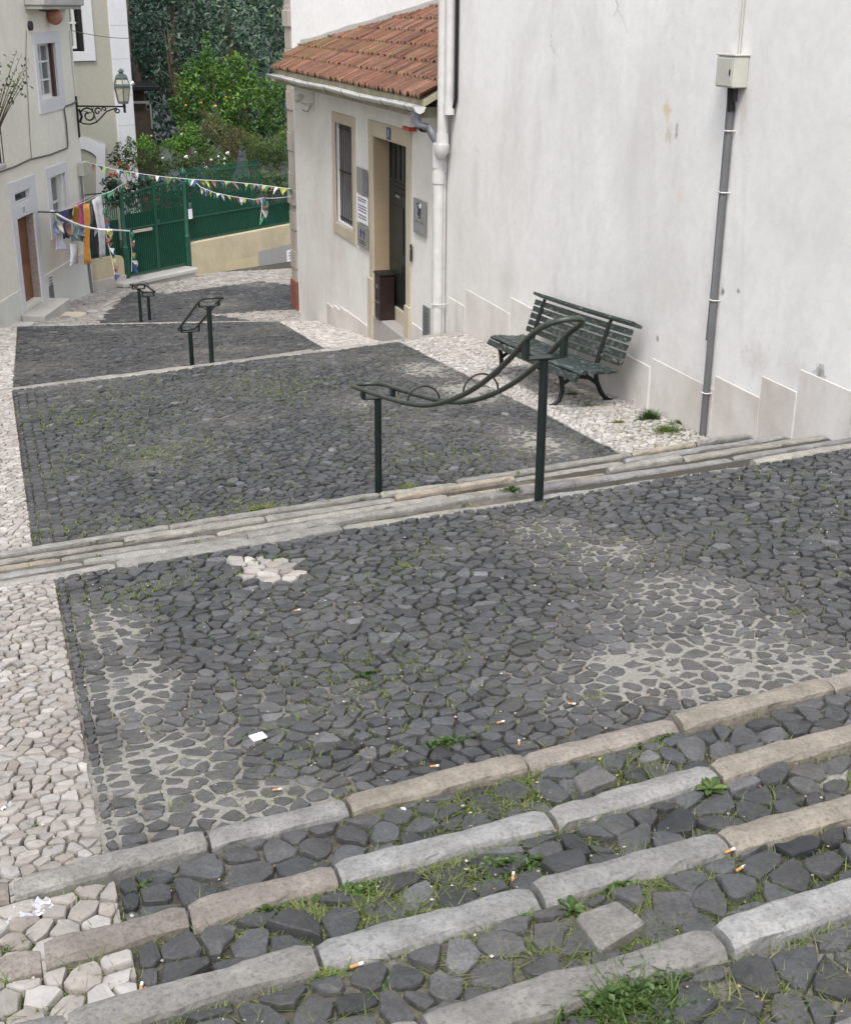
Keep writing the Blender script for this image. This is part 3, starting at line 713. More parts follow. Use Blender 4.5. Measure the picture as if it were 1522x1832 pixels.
for pts,w_ in(([(985,60),(987,72),(984,80),(989,90),(992,98)],.010),([(981,40),(984,58)],.004),([(987,80),(996,96),(1000,105)],.004),([(1101,0),(1105,8),(1104,18)],.012),([(1104,18),(1095,32)],.006),([(1105,18),(1115,35),(1122,60)],.005),([(1044,45),(1046,68)],.004),
            ([(1101,125),(1101,148)],.003),([(1122,255),(1122,290)],.003),([(1205,118),(1203,150)],.003)):
    crk=PR.mb(); crack(crk,PR,pts,w_); crk.build('crack',M['spall'],bw)
# ---- pipes and box on the wall
def onwall(pl,u,v,off=0): a,z=pl.A(u,v,off); return a,z
pg=thing('wall_conduit','pair of dark grey pipes running down the white wall under the electrical box','pipe',PR.W(*[PR.A(1258,765)[0],.03,PR.A(1258,765)[1]]))
a0,z0=PR.A(1258,766,.03); a1,z1=PR.A(1308,190,.03)
m=PR.mb(); m.tube([(a0,.035,z0-.1),(a0*.5+a1*.5,.035,(z0+z1)/2),(a0*.5+a1*.5-.0,.035,(z0+z1)/2),(a1,.035,z1)],.030,10); m.build('pipe',M['conduit'],pg,smooth=True)
m=PR.mb(); m.tube([(a0+.075,.025,z0+.75),(a0+.07,.022,z0+1.2),(a1+.065,.022,z1),(a1+.075,.022,z1+.12)],.014,8); m.build('thin_pipe',M['conduit'],pg,smooth=True)
for f in(.12,.42,.75,.93):
    m=PR.mb(); z=z0+(z1-z0)*f; a=a0+(a1-a0)*f; m.tube([(a-.036,.0,z),(a-.036,.05,z),(a-.02,.068,z),(a+.02,.068,z),(a+.036,.05,z),(a+.036,0,z)],.006,6); m.build('clip',M['pipe_white'],pg)
q=rect(PR,(1283,99),(1309,158),.13); 
eb=thing('electrical_box','beige metal electrical box mounted high on the white wall above two pipes','electrical box',PR.W(q[0]+.1,0,q[2]))
m=PR.mb(); m.box(q[0],q[1]-.0,.0,.13,q[2],q[3],.008); m.box(q[0]-.010,q[1]+.010,-.002,.137,q[3]+.001,q[3]+.016,.004); m.build('case',M['box_beige'],eb)
m=PR.mb(); m.box(q[0]+.012,q[1]-.012,.131,.139,q[2]+.012,q[3]-.014,.003); m.build('door',M['box_beige'],eb)
ac=(q[0]*.42+q[1]*.58); m=PR.mb(); m.box(q[0]+.03,q[0]+.045,.140,.146,(q[2]+q[3])/2-.025,(q[2]+q[3])/2+.02,.002); m.build('lock',M['black_iron'],eb)
m=PR.mb(); m.tube([(q[0]+.07,.06,q[2]),(q[0]+.07,.06,q[2]-.10)],.022,8); m.tube([(q[0]+.15,.05,q[2]+.0),(q[0]+.14,.04,q[2]-.18)],.030,8); m.build('cable_glands',M['black_iron'],eb)
at,zt=PR.A(1301,0,.02); m=PR.mb(); m.tube([((q[0]+q[1])/2,.02,q[3]),((q[0]+q[1])/2,.02,5.0)],.010,6); 
tag(m.build('wall_conduit',M['box_beige'],None,PR.W((q[0]+q[1])/2,.02,q[3]),smooth=True),'thin cream conduit rising straight up from the electrical box','pipe')
# big white downpipe at the building corner
def vpipe(name,label,u,v0,v1,r,off,mat,collars=(),zbot=None,ztop=None):
    a,z1=PR.A(u,v0,off); _,z0=PR.A(u,v1,off)
    if zbot is not None:z0=zbot
    if ztop is not None:z1=ztop
    t=thing(name,label,'pipe',PR.W(a,off,z0)); m=PR.mb(); m.tube([(a,off,z0),(a,off,(z0+z1)/2),(a,off,z1)],r,14); m.build('pipe',mat,t,smooth=True)
    for v in collars:
        zc=PR.A(u,v,off)[1]; m=PR.mb(); m.tube([(a,off,zc-.07),(a,off,zc+.07)],r*1.16,14); m.build('collar',mat,t,smooth=False)
    return t,a
dp,aU=vpipe('downpipe','thick white drainpipe running up the corner beside the tiled roof',794,0,262,.068,.12,M['pipe_white'],(250,),None,5.0)
zE=PR.A(794,262,.13)[1]
m=PR.mb(); m.tube([(aU,.13,zE+.02),(aU,.13,zE-.06),(aU+.05,.13,zE-.12)],[.1,.1,.07],12); m.build('elbow',M['pipe_white'],dp,smooth=True)
dl,aL=vpipe('downpipe','lower white drainpipe reaching the pavement beside the doorway',785,262,600,.074,.12,M['pipe_white'],(318,),-4.3)
m=PR.mb(); m.tube([(aL,.13,PR.A(785,300,.13)[1]),(aL,.13,PR.A(785,262,.13)[1]+.05)],.075,12); m.build('collar',M['pipe_white'],dl,smooth=True)
for v in(545,):
    zc=PR.A(785,v,.13)[1]; m=PR.mb(); m.tube([(aL-.1,0,zc),(aL-.1,.14,zc),(aL-.04,.225,zc),(aL+.04,.225,zc),(aL+.1,.14,zc),(aL+.1,0,zc)],.008,6); m.build('clip',M['pipe_white'],dl)
vpipe('downpipe','slim white pipe just right of the lower drainpipe',797,0,590,.035,.05,M['pipe_white'],(300,545),-4.3,PR.A(797,240,.05)[1])
vpipe('downpipe','second white pipe right of the thick one, beside the roof',806,0,200,.058,.08,M['pipe_white'],(195,),None,5.0)
ac,zc=PR.A(814,190,.04)
m=PR.mb(); m.tube([(ac,.03,5.0),(ac,.03,zc+.1),(ac+.03,.04,zc),(ac+.12,.05,zc-.06),(ac+.25,.05,zc-.03)],.022,8)
tag(m.build('cable',M['black_iron'],None,PR.W(ac,.03,zc),smooth=True),'thick black cable hanging down the corner and hooking behind the white pipes','cable')
# ================================================================ ANNEX WITH TILED ROOF
ZE=-1.12
A1=24.75
an=thing('white_annex','low white annex with barred window, dark doorway and tiled roof','building',(TW+.5,20,-5))
door=rect(PR,(668,242),(728,600)); dfr=(PR.A(736.5,239)[0],PR.A(660.5,213)[0],door[2],PR.A(660.5,213)[1])
dop=(PR.A(728.2,263)[0],PR.A(668,242)[0],-5.2,(PR.A(728.2,263)[1]+PR.A(668,242)[1])/2)
wfr=(PR.A(635.7,210)[0],PR.A(594.5,198.3)[0],PR.A(601.3,415.4)[1],PR.A(594.5,198.3)[1])
wop=(PR.A(630.5,232)[0],PR.A(600,218)[0],PR.A(604,398)[1],PR.A(600,218)[1])
m=PR.mb(); wall_holes(m,E0+.02,A1,-7.2,ZE-.02,[wop,dop],.30); 
m.build('wall',M['annex_wall'],an)
m=PR.mb(); frame(m,(wfr[0],wfr[1],wfr[2],wfr[3]),wop,-.02,.02); m.build('window_surround',M['beige_stone'],an)
wn=PR.mb(); wn.box(wop[0],wop[1],-.30,-.28,wop[2],wop[3]); wn=wn.build('window',M['dark_glass'],an)
m=PR.mb(); m.box(wop[0],wop[1],-.27,-.02,wop[2]-.0,wop[2]+.04,.005); m.build('sill',M['white_stone'],wn)
m=PR.mb(); nb=9
for i in range(nb):
    a=wop[0]+(wop[1]-wop[0])*(i+.5)/nb; m.tube([(a,-.06,wop[2]+.03),(a,-.06,wop[3]-.02)],.011,6)
for f in(.06,.53,.95): z=wop[2]+(wop[3]-wop[2])*f; m.box(wop[0],wop[1],-.068,-.052,z-.014,z+.014)
m.build('bars',M['black_iron'],wn)
m=PR.mb()     # pale inner shutters seen between the bars
for i in(.12,.25,.62,.78,.9):
    a=wop[0]+(wop[1]-wop[0])*i; m.box(a-.03,a+.03,-.275,-.262,wop[2]+.08,wop[3]-.1 if i!=.62 else wop[2]+.8)
m.build('shutter_slats',M['white_paint'],wn)
m=PR.mb(); zl=dop[3]
m.box(dfr[0],dop[0],-.02,.022,-4.85,zl,.006); m.box(dop[1],dfr[1],-.02,.022,-5.05,zl,.006); m.box(dfr[0],dfr[1],-.02,.026,zl,dfr[3],.006)
m.box(dfr[0]-.02,dop[0]-.01,-.02,.05,-5.1,PR.A(733,548)[1],.006); m.box(dop[1]+.01,dfr[1]+.03,-.02,.05,-5.3,PR.A(668,498)[1],.006)
m.build('door_surround',M['beige_stone'],an)
m=PR.mb(); m.box(dop[1]-.012,dop[1]-.002,-.29,.0,-5.15,zl-.003); m.box(dop[0]+.002,dop[0]+.012,-.29,.0,-5.15,zl-.003); m.box(dop[0],dop[1],-.29,0,zl-.012,zl-.002); m.build('door_reveal',M['jamb_stone'],an)
zs_=PR.A(722,560,-.2)[1]
zbin=PR.A(699,577,-.08)[1]
m=PR.mb(); m.box(dop[0],dop[1],-.30,.03,-5.5,zbin,.01); m.build('doorstep',M['patch_wall'],an)
m=PR.mb(); m.box(dop[0],dop[1],-.30,-.20,zbin+.001,zs_,.006); m.build('threshold',M['beige_stone'],an)
m=PR.mb(); m.box(dop[0],dop[1],-.28,-.24,zs_,zl-.02); dd=m.build('door',M['door_green'],an)
m=PR.mb(); wd=(dop[1]-dop[0]); zmid=PR.A(720,325,-.36)[1]
for k in range(7):
    a=dop[0]+wd*(k+.5)/7; m.box(a-.012,a+.012,-.238,-.225,zmid+.05,zl-.08,.003)
for z in(zmid,zmid-.07,zmid-.16): m.box(dop[0]+.04,dop[1]-.3,-.238,-.215,z-.012,z+.012,.004)
m.build('grille',M['iron_green'],dd)
m=PR.mb()
for x0,x1 in((.08,.48),(.55,.95)):
    for y0,y1 in((.08,.42),(.50,.92)):
        hz=zmid-.2-zs_; m.box(dop[0]+wd*x0,dop[0]+wd*x1,-.238,-.228,zs_+hz*y0,zs_+hz*y1,.006)
m.build('panels',M['door_green'],dd)
m=PR.mb(); a,z=PR.A(724.5,350,-.34); m.box(a-.09,a+.09,-.236,-.218,z-.025,z+.025,.004); m.build('letter_slot',M['steel'],dd)
# red and white alarm above the door
a,z=PR.A(726,222,.1); al=thing('alarm_siren','small white alarm siren with red base above the door','alarm',PR.W(a,.05,z))
q=rect(PR,(720,198),(732,228),.12); m=PR.mb(); m.box(q[0],q[1],.0,.12,q[2],q[3],.012); m.build('housing',M['white_paint'],al)
m=PR.mb(); m.box(q[0]+.01,q[1]-.01,.01,.13,q[2]-.055,q[2]-.002,.012); m.build('beacon',M['red_plastic'],al)
# number plate "1"
def plate(pl,c,w_,h_,txt,label,name='number_plate',cat='number plate',mat='blue_ink',tmat='paper',n=.03,flip=1):
    a,z=pl.A(*c,n); t=thing(name,label,cat,pl.W(a,n,z)); m=pl.mb(); m.box(a-w_/2,a+w_/2,n,n+.008,z-h_/2,z+h_/2,.003); m.build('plate',M[mat],t)
    text_mesh(txt,h_*.9,lambda x,y,zz:pl.W(a+flip*x,n+.008+zz,z+y),'numeral',M[tmat],t)
    return t
plate(PR,(695.5,239),.19,.17,'1','small blue number plate with a white 1 over the dark doorway',flip=-1)
# signs beside the door
def sign(pl,name,label,q,mat,rows,n=.03,th=.012,cat='sign'):
    t=thing(name,label,cat,pl.W(q[0],n,q[2])); m=pl.mb(); m.box(q[0],q[1],n,n+th,q[2],q[3],.003); m.build('panel',M[mat],t)
    for (x0,x1,y0,y1,mm,nm) in rows:
        m=pl.mb(); W=q[1]-q[0];H=q[3]-q[2]; m.box(q[1]-W*x1,q[1]-W*x0,n+th,n+th+.003,q[3]-H*y1,q[3]-H*y0); m.build(nm,M[mm],t)
    return t
def lines(pl,t,q,n,ys,mat,x0=.12,x1=.88,seed=1,h=.018,nm='lettering'):
    rnd=random.Random(seed); W=q[1]-q[0];H=q[3]-q[2]; m=pl.mb()
    for y in ys:
        x=x0
        while x<x1-.03:
            L=rnd.uniform(.05,.16); L=min(L,x1-x); m.box(q[1]-W*(x+L),q[1]-W*x,n,n+.002,q[3]-H*(y+h),q[3]-H*y); x+=L+.025
    m.build(nm,M[mat],t)
q=rect(PR,(642,297),(661.5,352)); t=sign(PR,'wall_sign','upper pale metal sign with grey band left of the doorway',(q[0],q[1],PR.A(644,344)[1],PR.A(642,297)[1]),'steel',[(.60,1.0,.0,.94,'pipe_grey','grey_band')]); lines(PR,t,(q[0],q[1],PR.A(644,344)[1],PR.A(642,297)[1]),.042,[.4,.5,.6],'patch_wall',.1,.5,3,.03)
q=(q[0],q[1],PR.A(645,395)[1],PR.A(644,347)[1]); t=sign(PR,'wall_sign','middle white sign with six lines of blue lettering left of the doorway',q,'paper',[]); lines(PR,t,q,.042,[.08,.17,.34,.44,.54,.70,.80],'blue_ink',.14,.92,4,.045)
q=(q[0],q[1],PR.A(645,438)[1],PR.A(645,398)[1]); t=sign(PR,'wall_sign','lower grey pictogram sign with two dark figures left of the doorway',q,'steel',[]); 
m=PR.mb(); W=q[1]-q[0];H=q[3]-q[2]
for cx in(.38,.66):
    X=q[1]-W*cx; m.box(X-.05*W,X+.05*W,.042,.045,q[3]-H*.58,q[3]-H*.26); m.prism([(X-.13*W,q[3]-H*.36),(X+.13*W,q[3]-H*.36),(X,q[3]-H*.18)],.042,.046)
m.build('pictogram',M['blue_ink'],t); lines(PR,t,q,.042,[.68,.78],'ink',.22,.8,6,.05)
q=(PR.A(765,361)[0],PR.A(743,352)[0],PR.A(743.5,415.4)[1],PR.A(743,352)[1]); t=sign(PR,'wall_plaque','grey metal plaque with dark emblem right of the doorway','' or q,'steel',[(.30,.62,.12,.52,'ink','emblem_block')],.02)
W=q[1]-q[0];H=q[3]-q[2]; m=PR.mb()
def arcp(cx,cz,r,t0,t1,n=10): return [(q[1]-W*cx+r*math.cos(t0+(t1-t0)*i/n),.038,q[3]-H*cz+r*math.sin(t0+(t1-t0)*i/n)) for i in range(n+1)]
m.tube(arcp(.44,.26,.05,-1.5,3.0),.009,6); m.tube(arcp(.44,.40,.055,1.4,-2.6),.009,6); m.build('emblem_curves',M['steel'],t)
m=PR.mb(); X,Z_=q[1]-W*.60,q[3]-H*.17; m.lathe([(.0,0),(.032,0),(.032,.004)],(0,0,0),12); m.v=[PR.W(X+(v[0]),.037+.0,Z_+v[1]) if False else v for v in m.v]
m=PR.mb(); m.prism([(X+.032*math.cos(k*math.pi/6),Z_+.032*math.sin(k*math.pi/6)) for k in range(12)],.034,.040); m.build('emblem_dot',M['paper'],t)
lines(PR,t,q,.032,[.62],'pipe_grey',.18,.85,8,.035); lines(PR,t,q,.032,[.78,.83,.88],'patch_wall',.1,.9,9,.018)
# doorbell
a,z=PR.A(735,450,.03); m=PR.mb(); m.box(a-.035,a+.035,.024,.036,z-.14,z+.10,.005); t=thing('door_intercom','small dark oval bell plate on the right door jamb','doorbell',PR.W(a,.03,z)); m.build('plate',M['black_iron'],t); m=PR.mb(); m.box(a-.014,a+.014,.036,.046,z+.02,z+.05,.004); m.build('button',M['steel'],t)
# ash bin in the doorway
q=rect(PR,(683,498),(691.5,577),-.02); ab=thing('ashtray_bin','dark brown metal ash bin standing in the doorway','bin',PR.W(q[0],-.1,q[2]))
bz0,bz1=zbin+.002,PR.A(690,497,-.02)[1]; ba=dop[1]-.16; 
m=PR.mb(); m.box(ba-.30,ba,-.19,.05,bz0,bz1,.012); m.build('body',M['bin'],ab)
m=PR.mb(); m.box(ba-.315,ba+.015,-.20,.065,bz1+.002,bz1+.045,.015); m.build('lid',M['black_iron'],ab)
m=PR.mb(); m.box(ba-.26,ba-.04,.051,.055,bz1-.42,bz1-.40); m.build('trim',M['pipe_grey'],ab); m=PR.mb(); m.box(ba-.2,ba-.1,.051,.057,bz1-.20,bz1-.14,.002); m.build('slot',M['pipe_grey'],ab)
# grey vent slab right of the door
q=rect(PR,(757,545),(767,600),.02); m=PR.mb(); m.box(q[0],q[1],.0,.03,-4.6,q[3],.004); t=thing('wall_vent','grey slatted meter cover low on the wall beside the drainpipe','vent',PR.W(q[0],0,-4.5)); m.build('cover',M['pipe_grey'],t); m=PR.mb()
for k in range(12): z=-4.5+k*(q[3]+4.5-.05)/12; m.box(q[0]+.03,q[1]-.03,.031,.036,z,z+.02)
m.build('slats',M['conduit'],t)
# skirting blocks of the annex
sk=PR.mb()
for (e0,e1,yy) in((672,652,578),(652,636,566),(636,622,556),(622,610,548),(610,598,545),(598,586,541)):
    a0=PR.A(e0,yy)[0];a1=PR.A(e1,yy)[0]; z=PR.A(e1,yy)[1]; sk.box(a0+.003,a1-.003,-.02,.016,-7,z,.005)
sk.build('skirting',M['skirting'],an); sk=PR.mb(); sk.box(PR.A(777,590)[0],dfr[0]-.05,-.02,.012,-7,-4.25,.005)
sk.build('skirting',M['skirting'],an)
# roof
RT=5.30; SLO=.55; RZ=ZE+.02
fa_=Vector((5.85,25.7)); fb_=Vector((7.30,21.2)); fd=(fb_-fa_).normalized()
def facT(S): return fa_.x+(S-fa_.y)*fd.x/fd.y
S0,S1=E0-.15,26.15
pitch=.165; course=.36; Tm=MB(); rt=random.Random(12)
ncol=int((S1-S0)/pitch)
slx=1/math.sqrt(1+SLO*SLO)
for c in range(9):
    t0=RT+c*course*slx-.03; t1=t0+(course+.07)*slx
    for k in range(ncol):
        s0=S0+k*pitch; lim=facT(s0+pitch/2)
        if t0>lim-.02 or s0>24.72+(t0-5.27)*1.55: continue
        tt=min(t1,lim+.03); rise=.030+rt.uniform(-.006,.006); sh=rt.uniform(-.012,.012); ds=rt.uniform(-.006,.006)
        mossy=max(0,1-(s0-S0)/4)*.0
        Tm.tint=rt.choice([(.22,.085,.050),(.19,.080,.048),(.24,.12,.075),(.165,.070,.047),(.21,.11,.075)]); f=rt.uniform(.60,.95); Tm.tint=tuple(x*f for x in Tm.tint)
        n=8; top=[];bot=[];low=[]
        mv=.16+.34*math.exp(-((c-1.8)/1.6)**2)+.30*max(0,(s0-20)/6)
        Tm.cem=(0,mv+rt.uniform(-.1,.1),0)
        for i in range(n+1):
            x=i/n; pr=.027*math.cos(2*math.pi*(x))  # one roll and one valley
            s=s0+x*pitch+ds*0
            za=RZ+(t0+sh-RT)*SLO+rise+.045+pr; zb=RZ+(tt-RT)*SLO+.035+pr
            top.append(Tm.P((t0+sh,s,za))); bot.append(Tm.P((tt,s,zb))); low.append(Tm.P((t0+sh+.004,s,za-.028)))
        for i in range(n):
            Tm.face((top[i],top[i+1],bot[i+1],bot[i]))
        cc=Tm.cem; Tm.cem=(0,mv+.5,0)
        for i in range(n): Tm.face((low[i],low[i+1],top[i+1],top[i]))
rf=Tm.build('roof',M['tile'],an,smooth=False)
# roof deck, eave soffit, fascia and gable verge
m=MB(); e0=(RT+.02,S0);e1=(RT+.02,24.85); f0=(facT(S0)+.05,S0); f1=(5.90,25.75)
zr=lambda T:RZ+(T-RT)*SLO
v=[m.P((e0[0],e0[1],zr(e0[0])-.005)),m.P((e1[0],e1[1],zr(e1[0])-.005)),m.P((f1[0],f1[1],zr(f1[0])-.005)),m.P((f0[0],f0[1],zr(f0[0])-.005))]
b_=[m.P((e0[0],e0[1],zr(e0[0])-.09)),m.P((e1[0],e1[1],zr(e1[0])-.09)),m.P((f1[0],f1[1],zr(f1[0])-.09)),m.P((f0[0],f0[1],zr(f0[0])-.09))]
m.face(v); m.face(b_[::-1])
for i in range(4): m.face((v[i],b_[i],b_[(i+1)%4],v[(i+1)%4]))
m.build('eave',M['eave'],rf)
m=MB(); m.box(RT+.03,TW+.02,E0+.05,25.2,ZE-.20,ZE-.07); m.build('soffit',M['eave'],an)
# gutter
gT=RT-.06
gu=thing('gutter','pale half round gutter under the tiled eave','gutter',(gT,17.3,ZE))
m=MB(); gs0,gs1=PR.A(752,187,.4)[0]-.0,PR.A(492,119,.4)[0]
gs1=24.85; n=10; prev=None
for i in range(15):
    s=gs0+(gs1-gs0)*i/14; zc=ZE-.045+.02*math.sin(i*1.1)*(.4)-.012*(i/14); ring=[]
    for k in range(n+1):
        a=math.pi+math.pi*k/n; ring.append(m.P((gT+.075*math.cos(a),s,zc+.075*math.sin(a))))
    for k in range(n+1):
        a=2*math.pi-math.pi*k/n; ring.append(m.P((gT+.066*math.cos(a),s,zc+.066*math.sin(a)+.002)))
    if prev:
        L=len(ring)
        for k in range(L): m.face((prev[k],prev[(k+1)%L],ring[(k+1)%L],ring[k]))
    else: m.face(ring)
    prev=ring
m.face(prev); m.build('trough',M['pipe_white'],gu,smooth=True)
m=MB(); m.prism([(gT-.08,ZE-.045),(gT+.08,ZE-.045),(gT+.055,ZE-.105),(gT,ZE-.13),(gT-.055,ZE-.105)],gs0-.01,gs0-.0); m.build('end_cap',M['pipe_white'],gu)
m=MB(); 
for i in range(9):
    s=gs0+.4+i*(gs1-gs0-.6)/8; m=MB(); m.tube([(gT-.078,s,ZE-.04)]+[(gT+.080*math.cos(a),s,ZE-.045+.080*math.sin(a)) for a in [math.pi+math.pi*k/8 for k in range(9)]]+[(gT+.12,s,ZE+.0)],.006,5); m.build('bracket',M['pipe_grey'],gu)
# grey pvc from gutter to the downpipe
jz=PR.A(741,222,.35)[1]
gp=thing('downpipe','blue grey plastic pipe elbow leading from the gutter to the white pipe','pipe',(gT,gs0+.2,jz))
m=MB(); s0_=gs0+.14; m.tube([(gT,s0_,ZE-.10),(gT,s0_,jz+.1),(gT+.02,s0_-.02,jz+.02),(gT+.06,s0_-.09,jz-.02),(gT+.12,aL+.25,jz-.03),(gT+.18,aL+.05,jz-.04),(gT+.20,aL,jz-.1),(TW-.13,aL,PR.A(785,262,.13)[1]+.02)],.052,10); m.build('pipe',M['pipe_grey'],gp,smooth=True)
m=MB(); m.tube([(gT,s0_,jz+.10),(gT,s0_,jz+.17)],.060,10); m.build('collar',M['pipe_grey'],gp); m=MB(); m.tube([(gT+.14,aL+.22,jz-.032),(gT+.165,aL+.12,jz-.036)],.060,10); m.build('collar',M['pipe_grey'],gp)
# security camera
a,z=PR.A(536,184,.25); sc=thing('security_camera','small white security camera on a bracket near the far end of the annex wall','security camera',PR.W(a,.1,z))
a=min(a,A1-.15)
m=PR.mb(); m.tube([(a,0,z-.02),(a,.12,z-.04),(a,.22,z)],.02,8); m.tube([(a-.1,.02,z+.0),(a-.1,.02,ZE-.2)],.008,6); m.build('bracket',M['pipe_white'],sc)
m=PR.mb(); m.tube([(a-.08,.24,z+.10),(a+.12,.26,z+.05)],.06,10); m.build('body',M['box_beige'],sc,smooth=True)
m=PR.mb(); m.tube([(a,.03,z-.02),(a+.05,.1,z-.16),(a,.2,z-.12)],.008,6); m.build('cable',M['black_iron'],sc)
# ================================================================ MAIN WHITE HOUSE BEHIND THE ANNEX, WITH QUOINED PIER
mh=thing('white_house','bright white upper house wall rising behind the tiled annex roof','building',(6.6,24,-1))
PM=Plane((fa_.x,fa_.y),(fd.x,fd.y))
m=PM.mb(); m.box(.0,11.5,-4,0,-7,5.2); m.build('wall',M['bright_wall'],mh)
m=PM.mb()   # cement fillet along the roof line
L=9.0; pts=[(x*.3,) for x in range(1,30)]
for i in range(26):
    a0=.35+i*.33; a1=a0+.34
    T0=(fa_+fd*a0).x; T1=(fa_+fd*a1).x; h0=.05+.03*noise.noise(Vector((a0*1.7,0,0)));h1=.05+.03*noise.noise(Vector((a1*1.7,0,0)))
    z0,z1=zr(T0)+.07,zr(T1)+.07
    m.quad((a0,.03,z0-.05),(a1,.03,z1-.05),(a1,.02,z1+h1),(a0,.02,z0+h0)); m.quad((a0,.02,z0+h0),(a1,.02,z1+h1),(a1,-.01,z1+h1+.03),(a0,-.01,z0+h0+.03))
    if False: m.quad((a0,.004,z0+h0),(a1,.004,z1+h1),(a1,.002,z1+h1+.16+.1*noise.noise(Vector((a1*3,1,0)))),(a0,.002,z0+h0+.16+.1*noise.noise(Vector((a0*3,1,0)))))
m.build('cement_fillet',M['spall'],mh)
# quoined pier
px0=ray(507,0); pT0=px0.x/px0.y*26.45; px1=ray(556,0); pT1=px1.x/px1.y*26.0
qp=thing('stone_pier','pale quoined stone corner pier with a painted red foot at the end of the annex','pier',(pT0+.2,26.2,-6))
zt=5.2; z=-6.6; k=0; mb=MB()
rq=random.Random(4)
while z<zt:
    h=.42 if k%2 else .36; w_=0 if k%2 else .015
    if not(-.25<z<.05): mb.box(pT0-w_,pT1,26.0-w_,26.45,z+.004,z+h-.004,.006)
    z+=h;k+=1
mb.box(pT0+.01,pT1-.01,26.012,26.44,-6.6,zt); mb.build('quoins',M['quoin_stone'],qp)
for zz in(onS(530,30,26)[2]-.02,onS(510,345,26)[2]-.1):
    m=MB(); m.box(pT0-.035,pT1+.03,25.95,26.48,zz-.16,zz+.14,.01); m.build('band',M['quoin_stone'],qp)
m=MB(); zz=onS(530,505,25.97)[2]; m.box(pT0-.03,pT1-.0,25.96,26.48,-6.7,zz,.008); m.build('red_foot',M['red_base'],qp)
# ================================================================ LEFT: CREAM HOUSE
pc=g4(167,522); AL=R(21.0)
PL=Plane((pc.x,pc.y),(math.sin(AL),math.cos(AL)))
ch=thing('cream_house','cream house on the left with white framed windows and brown door','building',(pc.x-1,pc.y-3,-6.3))
def prect(x0,x1,u_for_z0,v0,u_for_z1,v1): pass
w1f=rect(PL,(57,58),(117,194)); w1o=rect(PL,(65,79),(106,172))
w2f=rect(PL,(80,302),(127,400)); w2f=(w2f[0],w2f[1],PL.A(95,428)[1],w2f[3]); w2o=rect(PL,(89,318),(121,372)); w2o=(w2o[0],w2o[1],PL.A(97,418)[1],w2o[3])
drf=(PL.A(13.8,328)[0],PL.A(60,312)[0],PL.A(45,556)[1]-.1,(PL.A(13.8,328)[1]+PL.A(60,312)[1])/2)
dro=(PL.A(29,392)[0],PL.A(58.8,380)[0],PL.A(45.5,550)[1],(PL.A(28.8,392)[1]+PL.A(58.8,380)[1])/2)
trn=(PL.A(24.4,347.7)[0],PL.A(51,340)[0],(PL.A(26,366)[1]+PL.A(51,355)[1])/2,(PL.A(24.4,347.7)[1]+PL.A(49,337)[1])/2)
m=PL.mb(); wall_holes(m,-26,0,-8,5.2,[w1o,w2o,dro,trn],.28); m.build('wall',M['cream_wall'],ch)
zd=PL.A(120,469)[1]
m=PL.mb()
def dadospan(a0,a1,z): m.box(a0,a1,-.02,.02,-8,z,.004)
dadospan(drf[1]+.0,-.0,zd); dadospan(drf[0]-3.2,drf[0],PL.A(10,534)[1]); dadospan(-26,drf[0]-3.2,PL.A(10,534)[1]+.6)
recalc(m.build('dado',M['cream_dado'],ch))
m=PL.mb(); frame(m,w1f,w1o,-.02,.025); m.build('window_surround',M['white_stone'],ch)
m=PL.mb(); frame(m,w2f,w2o,-.02,.025); m.build('window_surround',M['white_stone'],ch)
m=PL.mb(); zt_=dro[3]
m.box(drf[0],dro[0],-.02,.03,-6.6,zt_,.006); m.box(dro[1],drf[1],-.02,.03,-6.6,zt_,.006)
m.box(drf[0],trn[0],-.02,.03,zt_,drf[3],.006); m.box(trn[1],drf[1],-.02,.03,zt_,drf[3],.006); m.box(trn[0],trn[1],-.02,.032,zt_,trn[2],.006); m.box(trn[0],trn[1],-.02,.032,trn[3],drf[3],.006)
m.build('door_surround',M['white_stone'],ch)
def sash(o,cols,rows,glass,parent,n=-.12,w=.035):
    m=PL.mb(); m.box(o[0],o[1],n-.03,n-.02,o[2],o[3]); wi=m.build('window',M[glass],parent)
    m=PL.mb(); m.box(o[0],o[0]+w*1.3,n-.02,n+.02,o[2],o[3]); m.box(o[1]-w*1.3,o[1],n-.02,n+.02,o[2],o[3]); m.box(o[0]+w*1.3,o[1]-w*1.3,n-.02,n+.018,o[2],o[2]+w*2); m.box(o[0]+w*1.3,o[1]-w*1.3,n-.02,n+.018,o[3]-w*1.4,o[3])
    for i in range(1,cols): a=o[0]+(o[1]-o[0])*i/cols; m.box(a-w*.6,a+w*.6,n-.019,n+.015,o[2],o[3])
    for j in range(1,rows): z=o[2]+(o[3]-o[2])*j/rows; m.box(o[0],o[1],n-.018,n+.012,z-w*.5,z+w*.5)
    m.build('sash',M['white_paint'],wi); return wi
sash((w1o[0],w1o[1]-.12,w1o[2],w1o[3]),2,3,'grey_glass',ch)
m=PL.mb(); m.box(w1o[1]-.12,w1o[1]-.01,-.16,-.03,w1o[2],w1o[3]-.01,.004); m.build('shutter',M['maroon'],ch)
sash((w2o[0],w2o[1]-.16,w2o[2],w2o[3]),1,2,'grey_glass',ch,w=.045)
m=PL.mb(); m.box(w2o[1]-.15,w2o[1]-.07,-.16,-.02,w2o[2],w2o[3]-.01,.004); m.build('open_sash',M['white_paint'],ch)
m=PL.mb(); m.box(trn[0],trn[1],-.08,-.06,trn[2],trn[3]); tw=m.build('transom_window',M['dark_glass'],ch)
m=PL.mb(); frame(m,trn,(trn[0]+.03,trn[1]-.03,trn[2]+.03,trn[3]-.03),-.06,-.01); m.build('frame',M['white_paint'],tw)
